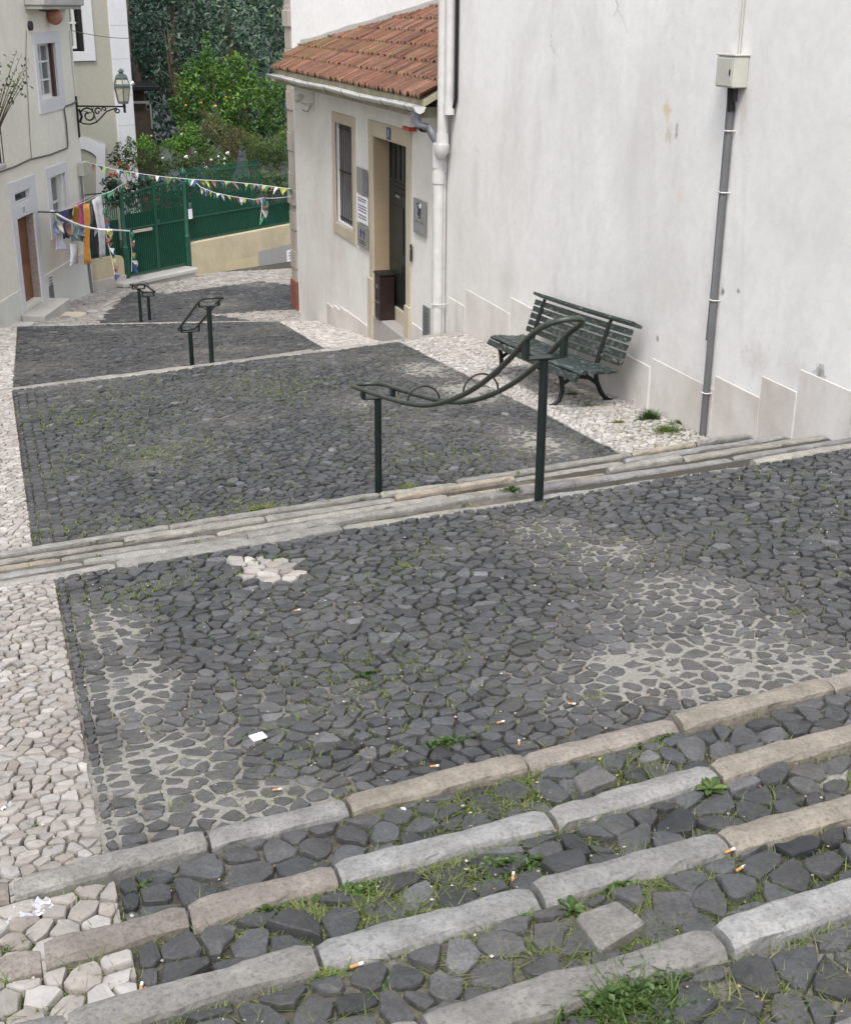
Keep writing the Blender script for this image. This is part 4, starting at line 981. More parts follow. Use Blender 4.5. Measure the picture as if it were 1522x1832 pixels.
m=PL.mb(); m.box(dro[0],dro[1],-.20,-.15,dro[2],dro[3]-.01); dr=m.build('door',M['brown_door'],ch)
m=PL.mb(); H=dro[3]-dro[2]; W=dro[1]-dro[0]
for y0,y1 in((.06,.42),(.48,.94)): m.box(dro[0]+W*.14,dro[1]-W*.14,-.149,-.135,dro[2]+H*y0,dro[2]+H*y1,.008)
m.build('panels',M['brown_door'],dr)
m=PL.mb(); m.box(dro[1]-.01,dro[1]-.002,-.27,.0,dro[2],dro[3]-.01); m.build('door_reveal',simple('pinkish_stone',(.36,.30,.27,1),.85,0,.3,20,.004),ch)
plate(PL,(42.5,376),.24,.19,'11','small white number plate with dark 11 over the brown door',mat='white_paint',tmat='ink',n=.035)
q=rect(PL,(85.7,512),(96.6,543)); t=thing('wall_vent','dark grey ventilation grille low on the cream wall beside the brown door','vent',PL.W(q[0],0,q[2])); m=PL.mb(); m.box(q[0],q[1],.015,.035,PL.A(88,550)[1],PL.A(86,512)[1],.004); m.build('cover',M['pipe_grey'],t)
m=PL.mb()
for k in range(10): z=PL.A(88,550)[1]+.04+k*.06; m.box(q[0]+.03,q[1]-.03,.036,.042,z,z+.02)
m.build('slats',M['conduit'],t)
# door step slabs
zb=g4(100,588).z
a0,_=PL.A(40,560); st=thing('door_step','pale stone doorstep slab below the brown door','step',PL.W(drf[0],.2,-6))
m=PL.mb(); zt_=dro[2]; m.box(drf[0]-.1,drf[1]+.05,.03,.50,-6.5,zt_-.08,.015); m.build('slab',M['pale_stone'],st)
m=PL.mb(); m.box(drf[0]-.45,drf[1]-.35,.50,.95,-6.5,zt_-.28,.015); m.build('lower_slab',M['beige_stone'],st)
m=PL.mb(); m.box(drf[0]-1.4,drf[0]-.45,.03,.42,-6.5,zt_-.12,.015); tag(m.build('stone_block',M['pale_stone'],None,PL.W(drf[0]-1,.2,-6)),'low stone block against the cream wall left of the doorstep','step')
# cables, pipes and boxes on the cream house
def cab(pl,pts,r,off,name,label,cat,mat='cable'):
    P=[(lambda az:(az[0],off,az[1]))(pl.A(u,v,off)) for u,v in pts]; m=pl.mb(); m.tube(P,r,6); return tag(m.build(name,M[mat],None,pl.W(*P[0]),smooth=True),label,cat)
cab(PL,[(-6,310),(28,298),(55,285),(60,284),(90,277),(121,265),(122,258),(119,220),(115,193),(118,190),(128,187),(138,181)],.018,.03,'cable','black cable sagging across the cream wall and rising to the lamp bracket','cable')
cab(PL,[(48,55),(47,110),(51,180),(54,240),(57,284)],.007,.015,'cable','thin grey wire running down the cream wall left of the upper window','cable')
cab(PL,[(126,54),(131,110),(137,172)],.022,.03,'downpipe','thin cream pipe on the house corner above the lamp bracket','pipe','cream_dado')
cab(PL,[(145,311),(150,370),(158,460),(166,527)],.032,.05,'downpipe','grey downpipe at the house corner behind the laundry','pipe','pipe_grey')
q=rect(PL,(138,291),(151,311)); m=PL.mb(); m.box(q[0],q[1],0,.14,q[2],q[3],.01); tag(m.build('meter_box',M['box_beige'],None,PL.W(q[0],0,q[2])),'small grey beige meter box on the cream house corner where the bunting starts','electrical box')
# terracotta ball and small cap under the balcony
bl=rect(PL,(44,12),(127,-30)); bc=thing('balcony','stone balcony slab at the top of the cream house above the upper window','balcony',PL.W(bl[0],0,bl[2]))
zb_=PL.A(85,10,.2)[1]; m=PL.mb(); m.box(bl[0],-.15,.0,.40,zb_,zb_+.16,.02); m.box(bl[0]+.04,-.19,.0,.34,zb_-.07,zb_-.002,.01); m.build('slab',M['pale_stone'],bc)
m=PL.mb(); 
for i in range(16): a=bl[0]+.05+i*(-.25-bl[0])/15; m.tube([(a,.36,zb_+.16),(a,.36,zb_+1.0)],.01,6)
m.box(bl[0],-.18,.345,.375,zb_+1.0,zb_+1.04); m.build('railing',M['black_iron'],bc)
m=PL.mb(); a,z=PL.A(78,16,.1); m.tube([(a,.0,z),(a+.25,.10,z-.03)],.03,6); m.build('bracket',M['bark'],bc)
a,z=PL.A(96.5,30,.12); c=Vector(PL.W(a,.14,z)); rb=.16
m=MB(); prof=[(rb*math.sin(math.pi*k/10),-rb*math.cos(math.pi*k/10)) for k in range(1,10)]; m.lathe([(.01,-rb)]+prof+[(.01,rb)],c,14); t=thing('hanging_pot','round terracotta ball hanging under the top balcony slab','pot',c); m.build('ball',M['terracotta'],t,smooth=True)
m=MB(); m.tube([c+Vector((0,0,rb-.02)),c+Vector((0,0,rb+.2))],.01,6); m.build('hook',M['black_iron'],t)
a,z=PL.A(56,46,.04); c=Vector(PL.W(a,.04,z)); m=PL.mb(); m.prism([(a+.09*math.cos(k*math.pi/6),z+.09*math.sin(k*math.pi/6)) for k in range(12)],.0,.06); tag(m.build('round_cap',M['c_charcoal'],None,c),'small dark round cap on the cream wall below the balcony','cap')
# small balcony with potted plant at the picture's left edge
lb=thing('balcony','small balcony with black railing cut by the left edge','balcony',PL.W(PL.A(10,295)[0],0,PL.A(10,295)[1]))
a1,zs1=PL.A(12,291,.22); m=PL.mb(); m.box(a1-1.7,a1,.0,.22,zs1-.10,zs1+.0,.02); m.build('slab',M['pale_stone'],lb)
m=PL.mb(); zr_=PL.A(0,186,.2)[1]
for i in range(12): a=a1-.04-i*.145; m.tube([(a,.19,zs1),(a,.19,zr_)],.010,6)
for i in range(2): m.tube([(a1-.04,.03+i*.09,zs1),(a1-.04,.03+i*.09,zr_)],.010,6)
m.box(a1-1.66,a1-.02,.175,.205,zr_,zr_+.03); m.box(a1-.055,a1-.025,.0,.175,zr_,zr_+.03); m.box(a1-1.66,a1-.02,.18,.20,(zr_+zs1)/2,(zr_+zs1)/2+.02); m.build('railing',M['black_iron'],lb)
# leaves
def leafcard(mb,p,s,rnd,up=.3,nrm=None,asp=.5,tl=None):
    n=nrm or Vector((rnd.gauss(0,1),rnd.gauss(0,1),rnd.gauss(up,.8)))
    n=n.normalized() if n.length>1e-6 else Vector((0,0,1)); a=n.orthogonal().normalized(); a.rotate(Matrix.Rotation(rnd.uniform(0,6.28),3,n)); b=n.cross(a)
    L=s*rnd.uniform(.7,1.3); W=L*asp; q=rnd.random() if tl is None else min(1,max(0,rnd.gauss(tl,.18))); mb.tint=(q,q,q)
    i=[mb.P(p-a*L*.5),mb.P(p+b*W*.5+n*L*.08),mb.P(p+a*L*.5-n*L*.10),mb.P(p-b*W*.5+n*L*.08)]
    mb.face((i[0],i[1],i[2])); mb.face((i[0],i[2],i[3]))
rl=random.Random(44)
pp=thing('potted_plant','thin leafy branch reaching over the cream wall from the small balcony','plant',PL.W(a1-.5,.3,zs1))
base=Vector(PL.W(a1-.45,.10,zs1+.02)); m=MB(); m.lathe([(.06,0),(.08,.16),(.085,.18)],base,12); m.build('pot',M['terracotta'],pp)
lm=MB(); bm2=MB()
for tgt in((48,120),(40,95),(30,92),(52,105),(20,125),(50,130),(8,150),(30,140),(45,150),(2,110)):
    a,z=PL.A(*tgt,.35); e=Vector(PL.W(a,.35,z)); pts=[base+Vector((0,0,.2))+(e-base-Vector((0,0,.2)))*(i/5)+Vector((0,0,.10*math.sin(math.pi*i/5))) for i in range(6)]; bm2.tube(pts,[.014,.012,.010,.008,.006,.003],5)
    for k in range(9): q=pts[3]+(e-pts[3])*rl.random(); leafcard(lm,q+Vector((rl.gauss(0,.07),rl.gauss(0,.07),rl.gauss(0,.06))),.09,rl,asp=.55)
bm2.build('stems',M['bark'],pp); lm.build('leaves',M['leaf_shrub'],pp)
# ---------------- street lantern on scrolled bracket
aL_,zL=PL.A(140,189,.0); nL=None
def nfor(u,v,a):   # distance out from the wall of the photo column u at wall position a
    lo,hi=0,4
    for _ in range(40):
        mid=(lo+hi)/2; p=Vector(PL.W(a,mid,zL)); r=p; x=r.dot(CR)/r.dot(CF)*F+CU
        if x<u: lo=mid
        else: hi=mid
    return lo
aL_=-.06
n1=nfor(223,190,aL_)
sc_=n1
lt=thing('street_lantern','old green street lantern on a scrolled black iron wall bracket','street lamp',PL.W(aL_,0,zL-.4))
m=PL.mb(); m.box(aL_-.03,aL_+.03,.0,.035,zL-.62*sc_,zL+.22,.006); m.tube([(aL_,.02,zL),(aL_,n1+.03,zL)],.018,8)
m.tube([(aL_,n1,zL-.12*sc_),(aL_,n1,zL+.09)],.028,8); 
def sp(cx,cz,r0,r1,t0,t1,n=18): return [(aL_,cx+(r0+(r1-r0)*i/n)*math.cos(t0+(t1-t0)*i/n),cz+(r0+(r1-r0)*i/n)*math.sin(t0+(t1-t0)*i/n)) for i in range(n+1)]
s=sc_
m.tube([(aL_,.04,zL-.30*s),(aL_,.12*s,zL-.345*s),(aL_,.26*s,zL-.355*s),(aL_,.40*s,zL-.31*s),(aL_,.52*s,zL-.20*s),(aL_,.62*s,zL-.10*s),(aL_,.75*s,zL-.055*s),(aL_,.84*s,zL-.03*s)],.016,7)
m.tube(sp(.24*s,zL-.18*s,.17*s,.04*s,math.pi*1.0,math.pi*-1.6),0.0186,6); m.tube(sp(.44*s,zL-.10*s,.08*s,.02*s,0,math.pi*2.2),0.0170,6); m.tube(sp(.58*s,zL-.055*s,.05*s,.012*s,math.pi,-math.pi),0.0155,6)
m.tube(sp(.85*s,zL-.08*s,.055*s,.02*s,math.pi*.8,math.pi*3.2),0.0155,6); m.tube([(aL_,.06,zL-.06*s),(aL_,.10*s,zL-.2*s),(aL_,.06*s,zL-.3*s)],.03,6); m.tube([(aL_,.32*s,zL-.02),(aL_,.36*s,zL-.16*s),(aL_,.40*s,zL-.30*s)],.010,6); m.tube([(aL_,.15*s,zL-.1*s),(aL_,.3*s,zL-.13*s),(aL_,.36*s,zL-.03*s)],.010,6)
m.build('bracket',M['black_iron'],lt)
c0=Vector(PL.W(aL_,n1-.02,0)); hpx=lambda v:(lambda r:(c0.dot(PL.n)/1.0))(0)
def zat(u,v): r=ray(u,v); k=(c0.x**2+c0.y**2)**.5/(r.x**2+r.y**2)**.5; return r.z*k
zb0,zb1,zb2,zb3,zb4=zat(222,183),zat(222,156),zat(222,141),zat(222,136),zat(222,127)
ppx=(c0.length)/F*1.03
def ring4(m,r,z,n=6): return [m.P((c0.x+r*math.cos(2*math.pi*(k+.5)/n),c0.y+r*math.sin(2*math.pi*(k+.5)/n),z)) for k in range(n)]
def frust(m,L):
    rings=[ring4(m,r,z) for r,z in L]
    for A,B in zip(rings,rings[1:]):
        for k in range(6): m.face((A[k],A[(k+1)%6],B[(k+1)%6],B[k]))
    m.face(rings[0][::-1]); m.face(rings[-1])
m=MB(); frust(m,[(8.2*ppx,zb0+.02),(13.2*ppx,zb1)]); m.build('glass',M['lamp_glass'],lt)
m=MB(); frust(m,[(13.0*ppx,zb1+.06),(9.8*ppx,zb2)]); m.build('upper_glass',M['lamp_glass'],lt)
m=MB(); frust(m,[(9.0*ppx,zb0-.03),(9.0*ppx,zb0+.025)]); frust(m,[(13.8*ppx,zb1-.01),(14.2*ppx,zb1+.03),(13.2*ppx,zb1+.07)]); frust(m,[(10.6*ppx,zb2-.01),(10.9*ppx,zb2+.02),(9*ppx,zb3+.02),(4*ppx,zb3+.06),(3.2*ppx,zb3+.10),(5.5*ppx,zb4-.02),(5.2*ppx,zb4),(2*ppx,zb4+.05)])
for k in range(6):
    t=2*math.pi*(k+.5)/6
    for r0,z0,r1,z1 in((8.6,zb0,13.6,zb1),(13.4,zb1+.05,10.3,zb2)): m.tube([(c0.x+r0*ppx*math.cos(t),c0.y+r0*ppx*math.sin(t),z0),(c0.x+r1*ppx*math.cos(t),c0.y+r1*ppx*math.sin(t),z1)],.012,5)
m.tube([(c0.x,c0.y,zL),(c0.x,c0.y,zb0)],.02,6)
m.build('frame',M['lamp_metal'],lt)
m=MB(); m.tube([(c0.x+13*ppx,c0.y,zb1+.05),(c0.x+19*ppx,c0.y,zb1+.10)],[.02,.05],6); m.build('side_fitting',M['paper'],lt)
# ================================================================ OLIVE HOUSE BEHIND
AO=R(64); p0=ray(205,300); p0=p0*(37.5/p0.y); PO=Plane((p0.x,p0.y),(math.sin(AO),math.cos(AO)))
oh=thing('olive_house','olive green house beyond the gate with broad white corner pilaster','building',(p0.x-2,p0.y,-6))
aE=PO.A(240,260)[0]; 
wo=rect(PO,(100,-60),(152,92)); wf=(wo[0]-.3,PO.A(170,100)[0],PO.A(150,109)[1],wo[3]+.4)
arc_in=(PO.A(100,280)[0],PO.A(172,285)[0],-6.5,PO.A(160,272)[1])
m=PO.mb(); wall_holes(m,-9,aE,-8,6,[wo],.25); m.build('wall',M['olive_wall'],oh)
m=PO.mb(); a0=PO.A(203,150)[0]; m.box(a0,aE+.05,-.5,.06,-8,6,.01); m.build('corner_pilaster',M['white_stone'],oh)
m=PO.mb()
for v in(105,224,170,285,45): z=PO.A(220,v)[1]; m.box(a0-.002,aE+.052,.0595,.0625,z-.006,z+.006)
m.build('pilaster_joints',M['pale_stone'],oh)
m=PO.mb(); frame(m,wf,wo,-.02,.05); m.build('window_surround',M['white_stone'],oh)
m=PO.mb(); m.box(wo[0],wo[1],-.22,-.20,wo[2],wo[3]); wi=m.build('window',M['grey_glass'],oh)
m=PO.mb(); m.box(wo[1]-.09,wo[1],-.20,-.02,wo[2],wo[3]); m.box(wo[0],wo[1]-.09,-.20,-.12,wo[2],wo[2]+.07); m.build('dark_frame',M['black_iron'],wi)
m=PO.mb(); zz=PO.A(140,41)[1]; m.box(wo[0],wo[1]-.09,-.20,-.16,zz-.025,zz+.025); m.box(wo[1]-.2,wo[1]-.13,-.20,-.155,wo[2]+.07,wo[3]); m.box(wo[0],wo[1]-.2,-.20,-.155,wo[2]+.07,wo[2]+.13); m.build('sash',M['white_paint'],wi)
def opx(pts,n=.0): return [PO.A(u,v,n) for u,v in pts]
inn=opx([(172,500),(172,288),(171,280),(163,273),(150,267),(138,266)]); out=opx([(186,500),(187,257),(176,256),(168,251),(157,247),(149,246),(138,246)])
m=PO.mb(); m.prism([*out,*inn[::-1]],0,.06); recalc(m.build('arched_surround',M['white_stone'],oh))
m=PO.mb(); m.prism([*inn,(inn[-1][0],inn[0][1])],.0,.02); m.build('arched_door',M['olive_wall'],oh)
# wires near the lamp
def wire(p,q,sag,r,name,label,cat='cable',mat='cable',n=14):
    p,q=Vector(p),Vector(q); pts=[p+(q-p)*(i/n)-Vector((0,0,sag*4*(i/n)*(1-i/n))) for i in range(n+1)]; m=MB(); m.tube(pts,r,5); return tag(m.build(name,M[mat],None,p,smooth=True),label,cat),pts
wire(PL.W(*[PL.A(124,54)[0],.03,PL.A(124,54)[1]]),PO.W(PO.A(232,68)[0],.08,PO.A(232,68)[1]),.05,.008,'cable','thin wire strung from the cream house to the white pilaster')
# ================================================================ GATE, FENCE AND YELLOW WALL
gp0=onZ(334,475,-6.15); PG=Plane((gp0.x,gp0.y),(math.sin(R(53.4)),math.cos(R(53.4))))
aR=PG.A(333,400)[0]; aLf=PG.A(222,420)[0]; zg0=PG.A(334,475)[1]; ztop=PG.A(331,314)[1]
gt=thing('green_gate','tall green double gate of vertical bars at the foot of the steps','gate',PG.W((aR+aLf)/2,0,zg0))
zsh=PG.A(320,369)[1]
def bars(mb,a0,a1,z0,ztopf,sp,r=.009,n=0):
    k=int((a1-a0)/sp)
    for i in range(1,k): a=a0+(a1-a0)*i/k; mb.box(a-r,a+r,n-r,n+r,z0,ztopf(a))
am=(aR+aLf)/2
for side,(x0,x1) in(('l',(aLf,am)),('r',(am,aR))):
    arc=lambda a:ztop-.06-.22*((a-aR)/(aLf-aR))**1.5
    m=PG.mb(); bars(m,x0,x1,zg0+.06,arc,.062); pn=m.build('gate_leaf',M['gate_green'],gt)
    m=PG.mb(); m.box(x0+.03,x1-.03,-.028,-.016,zg0+.05,zsh); m.build('sheet',M['gate_sheet'],pn)
    m=PG.mb(); m.box(x0+.01,x1-.01,-.02,.016,zg0+.03,zg0+.08); zz=PG.A(300,398)[1]; m.box(x0+.01,x1-.01,-.02,.016,zz-.02,zz+.02); 
    N=8
    for i in range(N):
        p,q=x0+(x1-x0)*i/N,x0+(x1-x0)*(i+1)/N; m.prism([(p,arc(p)-.03),(q,arc(q)-.03),(q,arc(q)),(p,arc(p))],-.02,.016)
    m.box(am-.035,am-.002,-.025,.025,zg0+.03,arc(am)+.02) if side=='l' else m.box(am+.002,am+.035,-.025,.025,zg0+.03,arc(am)+.02)
    m.build('rails',M['gate_green'],pn)
m=PG.mb(); zz=PG.A(282,397)[1]; m.box(am-.0,am+.13,.02,.05,zz-.07,zz+.07,.01); m.build('lock',M['gate_green'],gt)
q=rect(PG,(236,415),(271,409)); zz=PG.A(255,411)[1]; m=PG.mb(); m.box(q[0],q[1],.03,.045,zz-.04,zz+.03,.004); tag(m.build('pale_strip',M['c_mustard'] if False else M['beige_stone'],None,PG.W(q[0],.03,zz)),'narrow pale yellow strip fixed across the left gate leaf','sign')
for a,lb_ in((aLf,'left'),(aR,'right')):
    m=PG.mb(); zt_=ztop+(.02 if lb_=='right' else -.12); zbp=zg0-.02
    m.tube([(a,0,zbp),(a,0,zbp+.75)],.085,12); m.tube([(a,0,zbp+.75),(a,0,zbp+.8),(a,0,zt_-.1)],[.085,.055,.05],10); m.build('gate_post',M['gate_green'],gt,smooth=True)
    m=MB(); c=PG.W(a,0,zt_-.1); m.lathe([(.06,0),(.075,.03),(.045,.06),(.085,.11),(.09,.17),(.05,.23),(.02,.29)],c,10); m.build('finial',M['gate_green'],gt,smooth=True)
# yellow wall right of the gate, with render patches
aX=PG.A(560,400)[0]+1.5
yw=thing('yellow_wall','low yellow rendered wall with grey patch, carrying the green fence','wall',PG.W(aR+1,0,-6.5))
zw0=(PG.A(338,436)[1]+PG.A(522,399)[1])/2
m=PG.mb(); m.box(aR+.06,aX,-.35,.06,-7.6,zw0,.01); m.build('wall',M['yellow_wall'],yw)
q=(PG.A(459,450)[0],PG.A(503,450)[0],-7.5,PG.A(459,449)[1]); m=PG.mb(); m.box(q[0],q[1],.055,.064,q[2],q[3]); m.box(q[1],aX-.1,.055,.064,PG.A(503,472)[1],q[3]+.02); m.build('grey_patch',M['patch_wall'],yw)
q=(aR+.3,PG.A(458,460)[0],-7.5,PG.A(455,456)[1]-.02); m=PG.mb(); m.box(q[0]+1.0,q[1]-.01,.055,.062,q[2],q[3]); m.build('repainted_patch',plaster('yellow_repaint',(.58,.49,.31,1),(.50,.42,.26,1),.5,sc=2),yw)
q=(PG.A(510,460)[0],PG.A(528,460)[0],PG.A(512,469)[1],PG.A(510,448)[1]); t=sign(PG,'wall_sign','small white sign on the grey patch of the yellow wall by the pier',q,'paper',[],.065); lines(PG,t,q,.078,[.2,.42,.64],'pipe_grey',.15,.85,3,.08)
# fence bays
fn=thing('green_fence','green railing with solid lower sheet on top of the yellow wall','fence',PG.W(aR+1,-.1,zw0))
a1f=PG.A(473,300)[0]; zr1=PG.A(473,294)[1]; zr2=PG.A(520,320)[1]; zmd=(PG.A(336,392)[1]+PG.A(523,360)[1])/2; zs1_=PG.A(345,356)[1]
m=PG.mb(); bars(m,aR+.06,a1f,zw0-.02,lambda a:zr1+.14,.064,.009,-.10); m.build('railing_bay',M['gate_green'],fn)
m=PG.mb(); bars(m,a1f,aX,zw0-.02,lambda a:zr2+.12,.064,.009,-.10); m.build('railing_bay',M['gate_green'],fn)
m=PG.mb(); m.box(aR+.06,a1f,-.118,-.082,zr1-.02,zr1+.015); m.box(a1f,aX,-.118,-.082,zr2-.02,zr2+.015); m.box(aR+.06,aX,-.118,-.082,zmd-.02,zmd+.02); m.box(aR+.06,aX,-.118,-.082,zw0+.03,zw0+.06); m.build('rails',M['gate_green'],fn)
aS=PG.A(455,350)[0]; m=PG.mb(); m.box(aR+.07,aS,-.15,-.135,zw0+.02,zs1_); m.box(aS,aX,-.15,-.135,zw0+.02,zmd+.03); m.build('sheet',M['gate_sheet'],fn)
aJ=PG.A(172,400)[0]
fl_=thing('green_fence','short green railing left of the gate above the rounded yellow stub wall','fence',PG.W(aLf-.5,-.1,zg0))
m=PG.mb(); bars(m,aLf-1.6,aLf-.06,zg0+.2,lambda a:ztop-.25,.064,.009,-.05); m.build('railing_bay',M['gate_green'],fl_)
m=PG.mb(); m.box(aLf-1.6,aLf-.06,-.10,-.085,zg0+.1,zsh-.10); m.build('sheet',M['gate_sheet'],fl_)
m=PG.mb(); m.box(aLf-1.6,aLf-.06,-.065,-.035,ztop-.42,ztop-.385); m.build('rail',M['gate_green'],fl_)
# stub wall with rounded corner
q0=PG.A(223,480,.12)[0]; zt_=PG.A(215,457,.12)[1]; zb_=PG.A(215,512,.12)[1]
sw=thing('yellow_stub_wall','short yellow wall with rounded top corner left of the gate','wall',PG.W(q0-.5,.1,zb_))
pts=[(q0-2.2,zb_+.25),(q0,zb_+.25)]+[(q0-.14+.14*math.cos(t),zt_-.14+.14*math.sin(t)) for t in [math.pi/2*k/6 for k in range(7)]]+[(q0-2.2,zt_)]
m=PG.mb(); m.prism(pts,-.12,.12); recalc(m.build('wall',M['yellow_wall'],sw))
m=PG.mb(); m.box(q0-2.2,q0+.03,-.14,.15,zb_-.4,zb_+.248,.015); m.build('stone_base',M['quoin_stone'],sw)
# notice and intercom on the right gate post
m=PG.mb(); z=PG.A(341,388)[1]; q=rect(PG,(337,373),(345,391),.05); m.box(q[0],q[1],.04,.05,PG.A(341,391)[1],PG.A(341,373)[1]); t=thing('notice','white notice fixed beside the right gate post','sign',PG.W(q[0],.05,q[2])); m.build('panel',M['paper'],t)
m=PG.mb(); m.box(q[0]+.02,q[1]-.02,.03,.07,PG.A(341,371)[1],PG.A(341,362)[1],.01); t=thing('intercom','small grey green intercom above the notice on the gate post','intercom',PG.W(q[0],.05,q[3])); m.build('case',M['lamp_metal'],t)
# gate steps
gs=thing('gate_steps','two worn pale stone steps in front of the green gate','steps',PG.W(am,.3,zg0-.2))
sL=PG.A(216,505,.3)[0]; sR=PG.A(350,478,.3)[0]; m=PG.mb(); m.box(sL,sR,-.2,.42,zg0-.13,zg0-.005,.03); m.build('step',M['pale_stone'],gs)
m=PG.mb(); m.box(sL+.05,sR-.1,-.2,.37,zg0-.5,zg0-.13); m.build('riser',M['quoin_stone'],gs)
zs2=zg0-.235; aa=PG.A(240,520,.8)[0]; ab_=PG.A(372,489,.8)[0]; m=PG.mb(); m.box(aa-.3,ab_,-.1,.80,zs2-.10,zs2,.03); m.build('step',M['pale_stone'],gs)
m=PG.mb(); m.box(aa-.3,ab_-.06,-.1,.75,-7.2,zs2-.10); m.build('riser',M['quoin_stone'],gs)
# ================================================================ HANDRAILS
def handrail(label,near,far,zplN,zplF,gzN,gzF,prof,w,rt_,rp,hoops):
    """near/far=(T,S) of the posts; prof=[(S,z)] height of the looped tube"""
    def TC(S): return near[0]+(far[0]-near[0])*(S-near[1])/(far[1]-near[1])
    t=thing('handrail',label,'handrail',(near[0],near[1],gzN),'looped tube handrails down the middle of the steps')
    for (T,S),zp,gz in((near,zplN,gzN),(far,zplF,gzF)):
        m=MB(); m.tube([(T,S,gz-.15),(T,S,gz+.3),(T,S,zp)],rp,14); po=m.build('post',M['iron_green'],t,smooth=True)
        m=MB(); zr=None
        for a,b in zip(prof,prof[1:]):
            if a[0]<=S<=b[0]: zr=a[1]+(b[1]-a[1])*(S-a[0])/(b[0]-a[0])
        h=max(.03,zr-zp)
        m.box(T-w*1.02,T+w*1.02,S-.035,S+.035,zp-.004,zp+.006,.002)
        m.prism([(T-w*.25,zp-.012),(T+w*.25,zp-.012),(T+w*.9,zp+.002),(T-w*.9,zp+.002)],S-.02,S+.02)
        for sgn in(-1,1): m.box(T+sgn*w-.012,T+sgn*w+.012,S-.03,S+.03,zp,zp+h,.002)
        m.build('bracket',M['iron_green'],po)
    def ins(P):
        out=[]
        for (s0,z0),(s1,z1) in zip(P,P[1:]):
            for k in range(4): f=k/4; out.append((s0+(s1-s0)*f,z0+(z1-z0)*f))
        out.append(P[-1]); return out
    P=ins(prof)
    for _ in range(6): P=[P[0]]+[((P[i-1][0]+2*P[i][0]+P[i+1][0])/4,(P[i-1][1]+2*P[i][1]+P[i+1][1])/4) for i in range(1,len(P)-1)]+[P[-1]]
    loop=[]
    sl0=(P[1][1]-P[0][1])/(P[1][0]-P[0][0]); sl1=(P[-1][1]-P[-2][1])/(P[-1][0]-P[-2][0])
    for s,z in P: loop.append((TC(s)-w,s,z))
    for k in range(1,8):
        a=math.pi*k/8; s=P[-1][0]+w*math.sin(a); loop.append((TC(s)-w*math.cos(a),s,P[-1][1]+sl1*w*math.sin(a)))
    for s,z in P[::-1]: loop.append((TC(s)+w,s,z))
    for k in range(1,8):
        a=math.pi*k/8; s=P[0][0]-w*math.sin(a); loop.append((TC(s)+w*math.cos(a),s,P[0][1]-sl0*w*math.sin(a)))
    m=MB(); m.tube(loop,rt_,10,closed=True); lp=m.build('rail',M['rail_green'],t,smooth=True)
    for S in hoops:
        z=min(P,key=lambda p:abs(p[0]-S))[1]; m=MB(); m.tube([(TC(S)+w*math.cos(a),S,z+w*.95*math.sin(a)) for a in [math.pi*k/12 for k in range(13)]],.006,6); m.build('hoop',M['black_iron'],lp)
handrail('large nearest dark green looped handrail on two posts beside the bench',(2.79,6.32),(2.53,8.66),-1.775,-2.63,LN['f0'][2]-.02,-3.35,
         [(6.17,-1.572),(6.26,-1.625),(6.36,-1.705),(6.5,-1.825),(6.8,-2.035),(7.1,-2.20),(7.5,-2.37),(7.85,-2.45),(8.3,-2.52),(8.75,-2.575),(8.82,-2.585)],.112,.0165,.026,[7.06,7.88])
handrail('middle looped handrail standing where the third flight begins',(2.40,15.4),(2.44,17.4),-3.36,-4.13,-4.2,-4.85,[(15.05,-3.20),(15.4,-3.30),(16.4,-3.68),(17.4,-4.05),(17.75,-4.17)],.12,.0175,.030,[16.3])
handrail('farthest small looped handrail in front of the gate steps',(2.50,24.2),(2.86,26.0),-4.88,-5.40,-5.63,-5.85,[(23.9,-4.74),(24.2,-4.80),(25,-5.03),(26,-5.30),(26.3,-5.38)],.11,.018,.030,[25.1])
# ================================================================ BENCH
bt=NT('bench_green_paint'); a_=bt.attr('tint'); c=bt.mix(1.0,a_,bt.ramp(bt.noise(6,6,.6,(1,.25,1)),[(.3,.7),(.7,1.3)]),'MULTIPLY')
c=bt.mix(bt.ramp(bt.noise(26,9,.78,(1,.55,1)),[(.53,0),(.62,.75)]),c,(.26,.265,.24,1)); bt.col(c); bt.rough(.45); bt.bump(bt.noise(30,6,.7,(1,.3,1)),.003,.6); M['bench']=bt.m
def BW(x,y,z): return (4.945+x,10.45+y,-3.51-.078*y+z)
bn=thing('park_bench','weathered dark green slatted bench with cast iron legs against the white wall','bench',(5.25,11.6,-3.6))
rb_=random.Random(8); BL=2.25
def slat(x,z,w_,ang,th=.022,name='slat',y0=0,y1=BL,par=None,rot=0):
    ca,sa=math.cos(R(ang)),math.sin(R(ang)); m=MB(BW); v=rb_.uniform(.8,1.25); m.tint=(.015*v,.029*v,.028*v)
    cs=[(-w_/2,-th/2+.004),(-w_/2,th/2-.004),(-w_/2+.004,th/2),(w_/2-.004,th/2),(w_/2,th/2-.004),(w_/2,-th/2+.004),(w_/2-.004,-th/2),(-w_/2+.004,-th/2)]
    N=8; rings=[]
    for i in range(N+1):
        y=y0+(y1-y0)*i/N; sg=-.006*math.sin(math.pi*i/N)
        rings.append([m.P((x+p*ca-q*sa,y,z+p*sa+q*ca+sg)) for p,q in cs])
    for A,B in zip(rings,rings[1:]):
        for k in range(8): m.face((A[k],A[(k+1)%8],B[(k+1)%8],B[k]))
    m.face(rings[0]); m.face(rings[-1][::-1]); return m.build(name,M['bench'],par or bn)
for (x,z,w_,a_,th) in((.0,.345,.062,62,.03),(.055,.392,.066,12,.03),(.128,.397,.046,-2,.026),(.180,.391,.044,-5,.026),(.231,.384,.044,-6,.026),(.282,.379,.044,-4,.026),(.333,.378,.044,2,.026),(.382,.384,.042,8,.026)):
    slat(x,z,w_,a_,th,'seat_slat',rb_.uniform(0,.02),BL-rb_.uniform(0,.02))
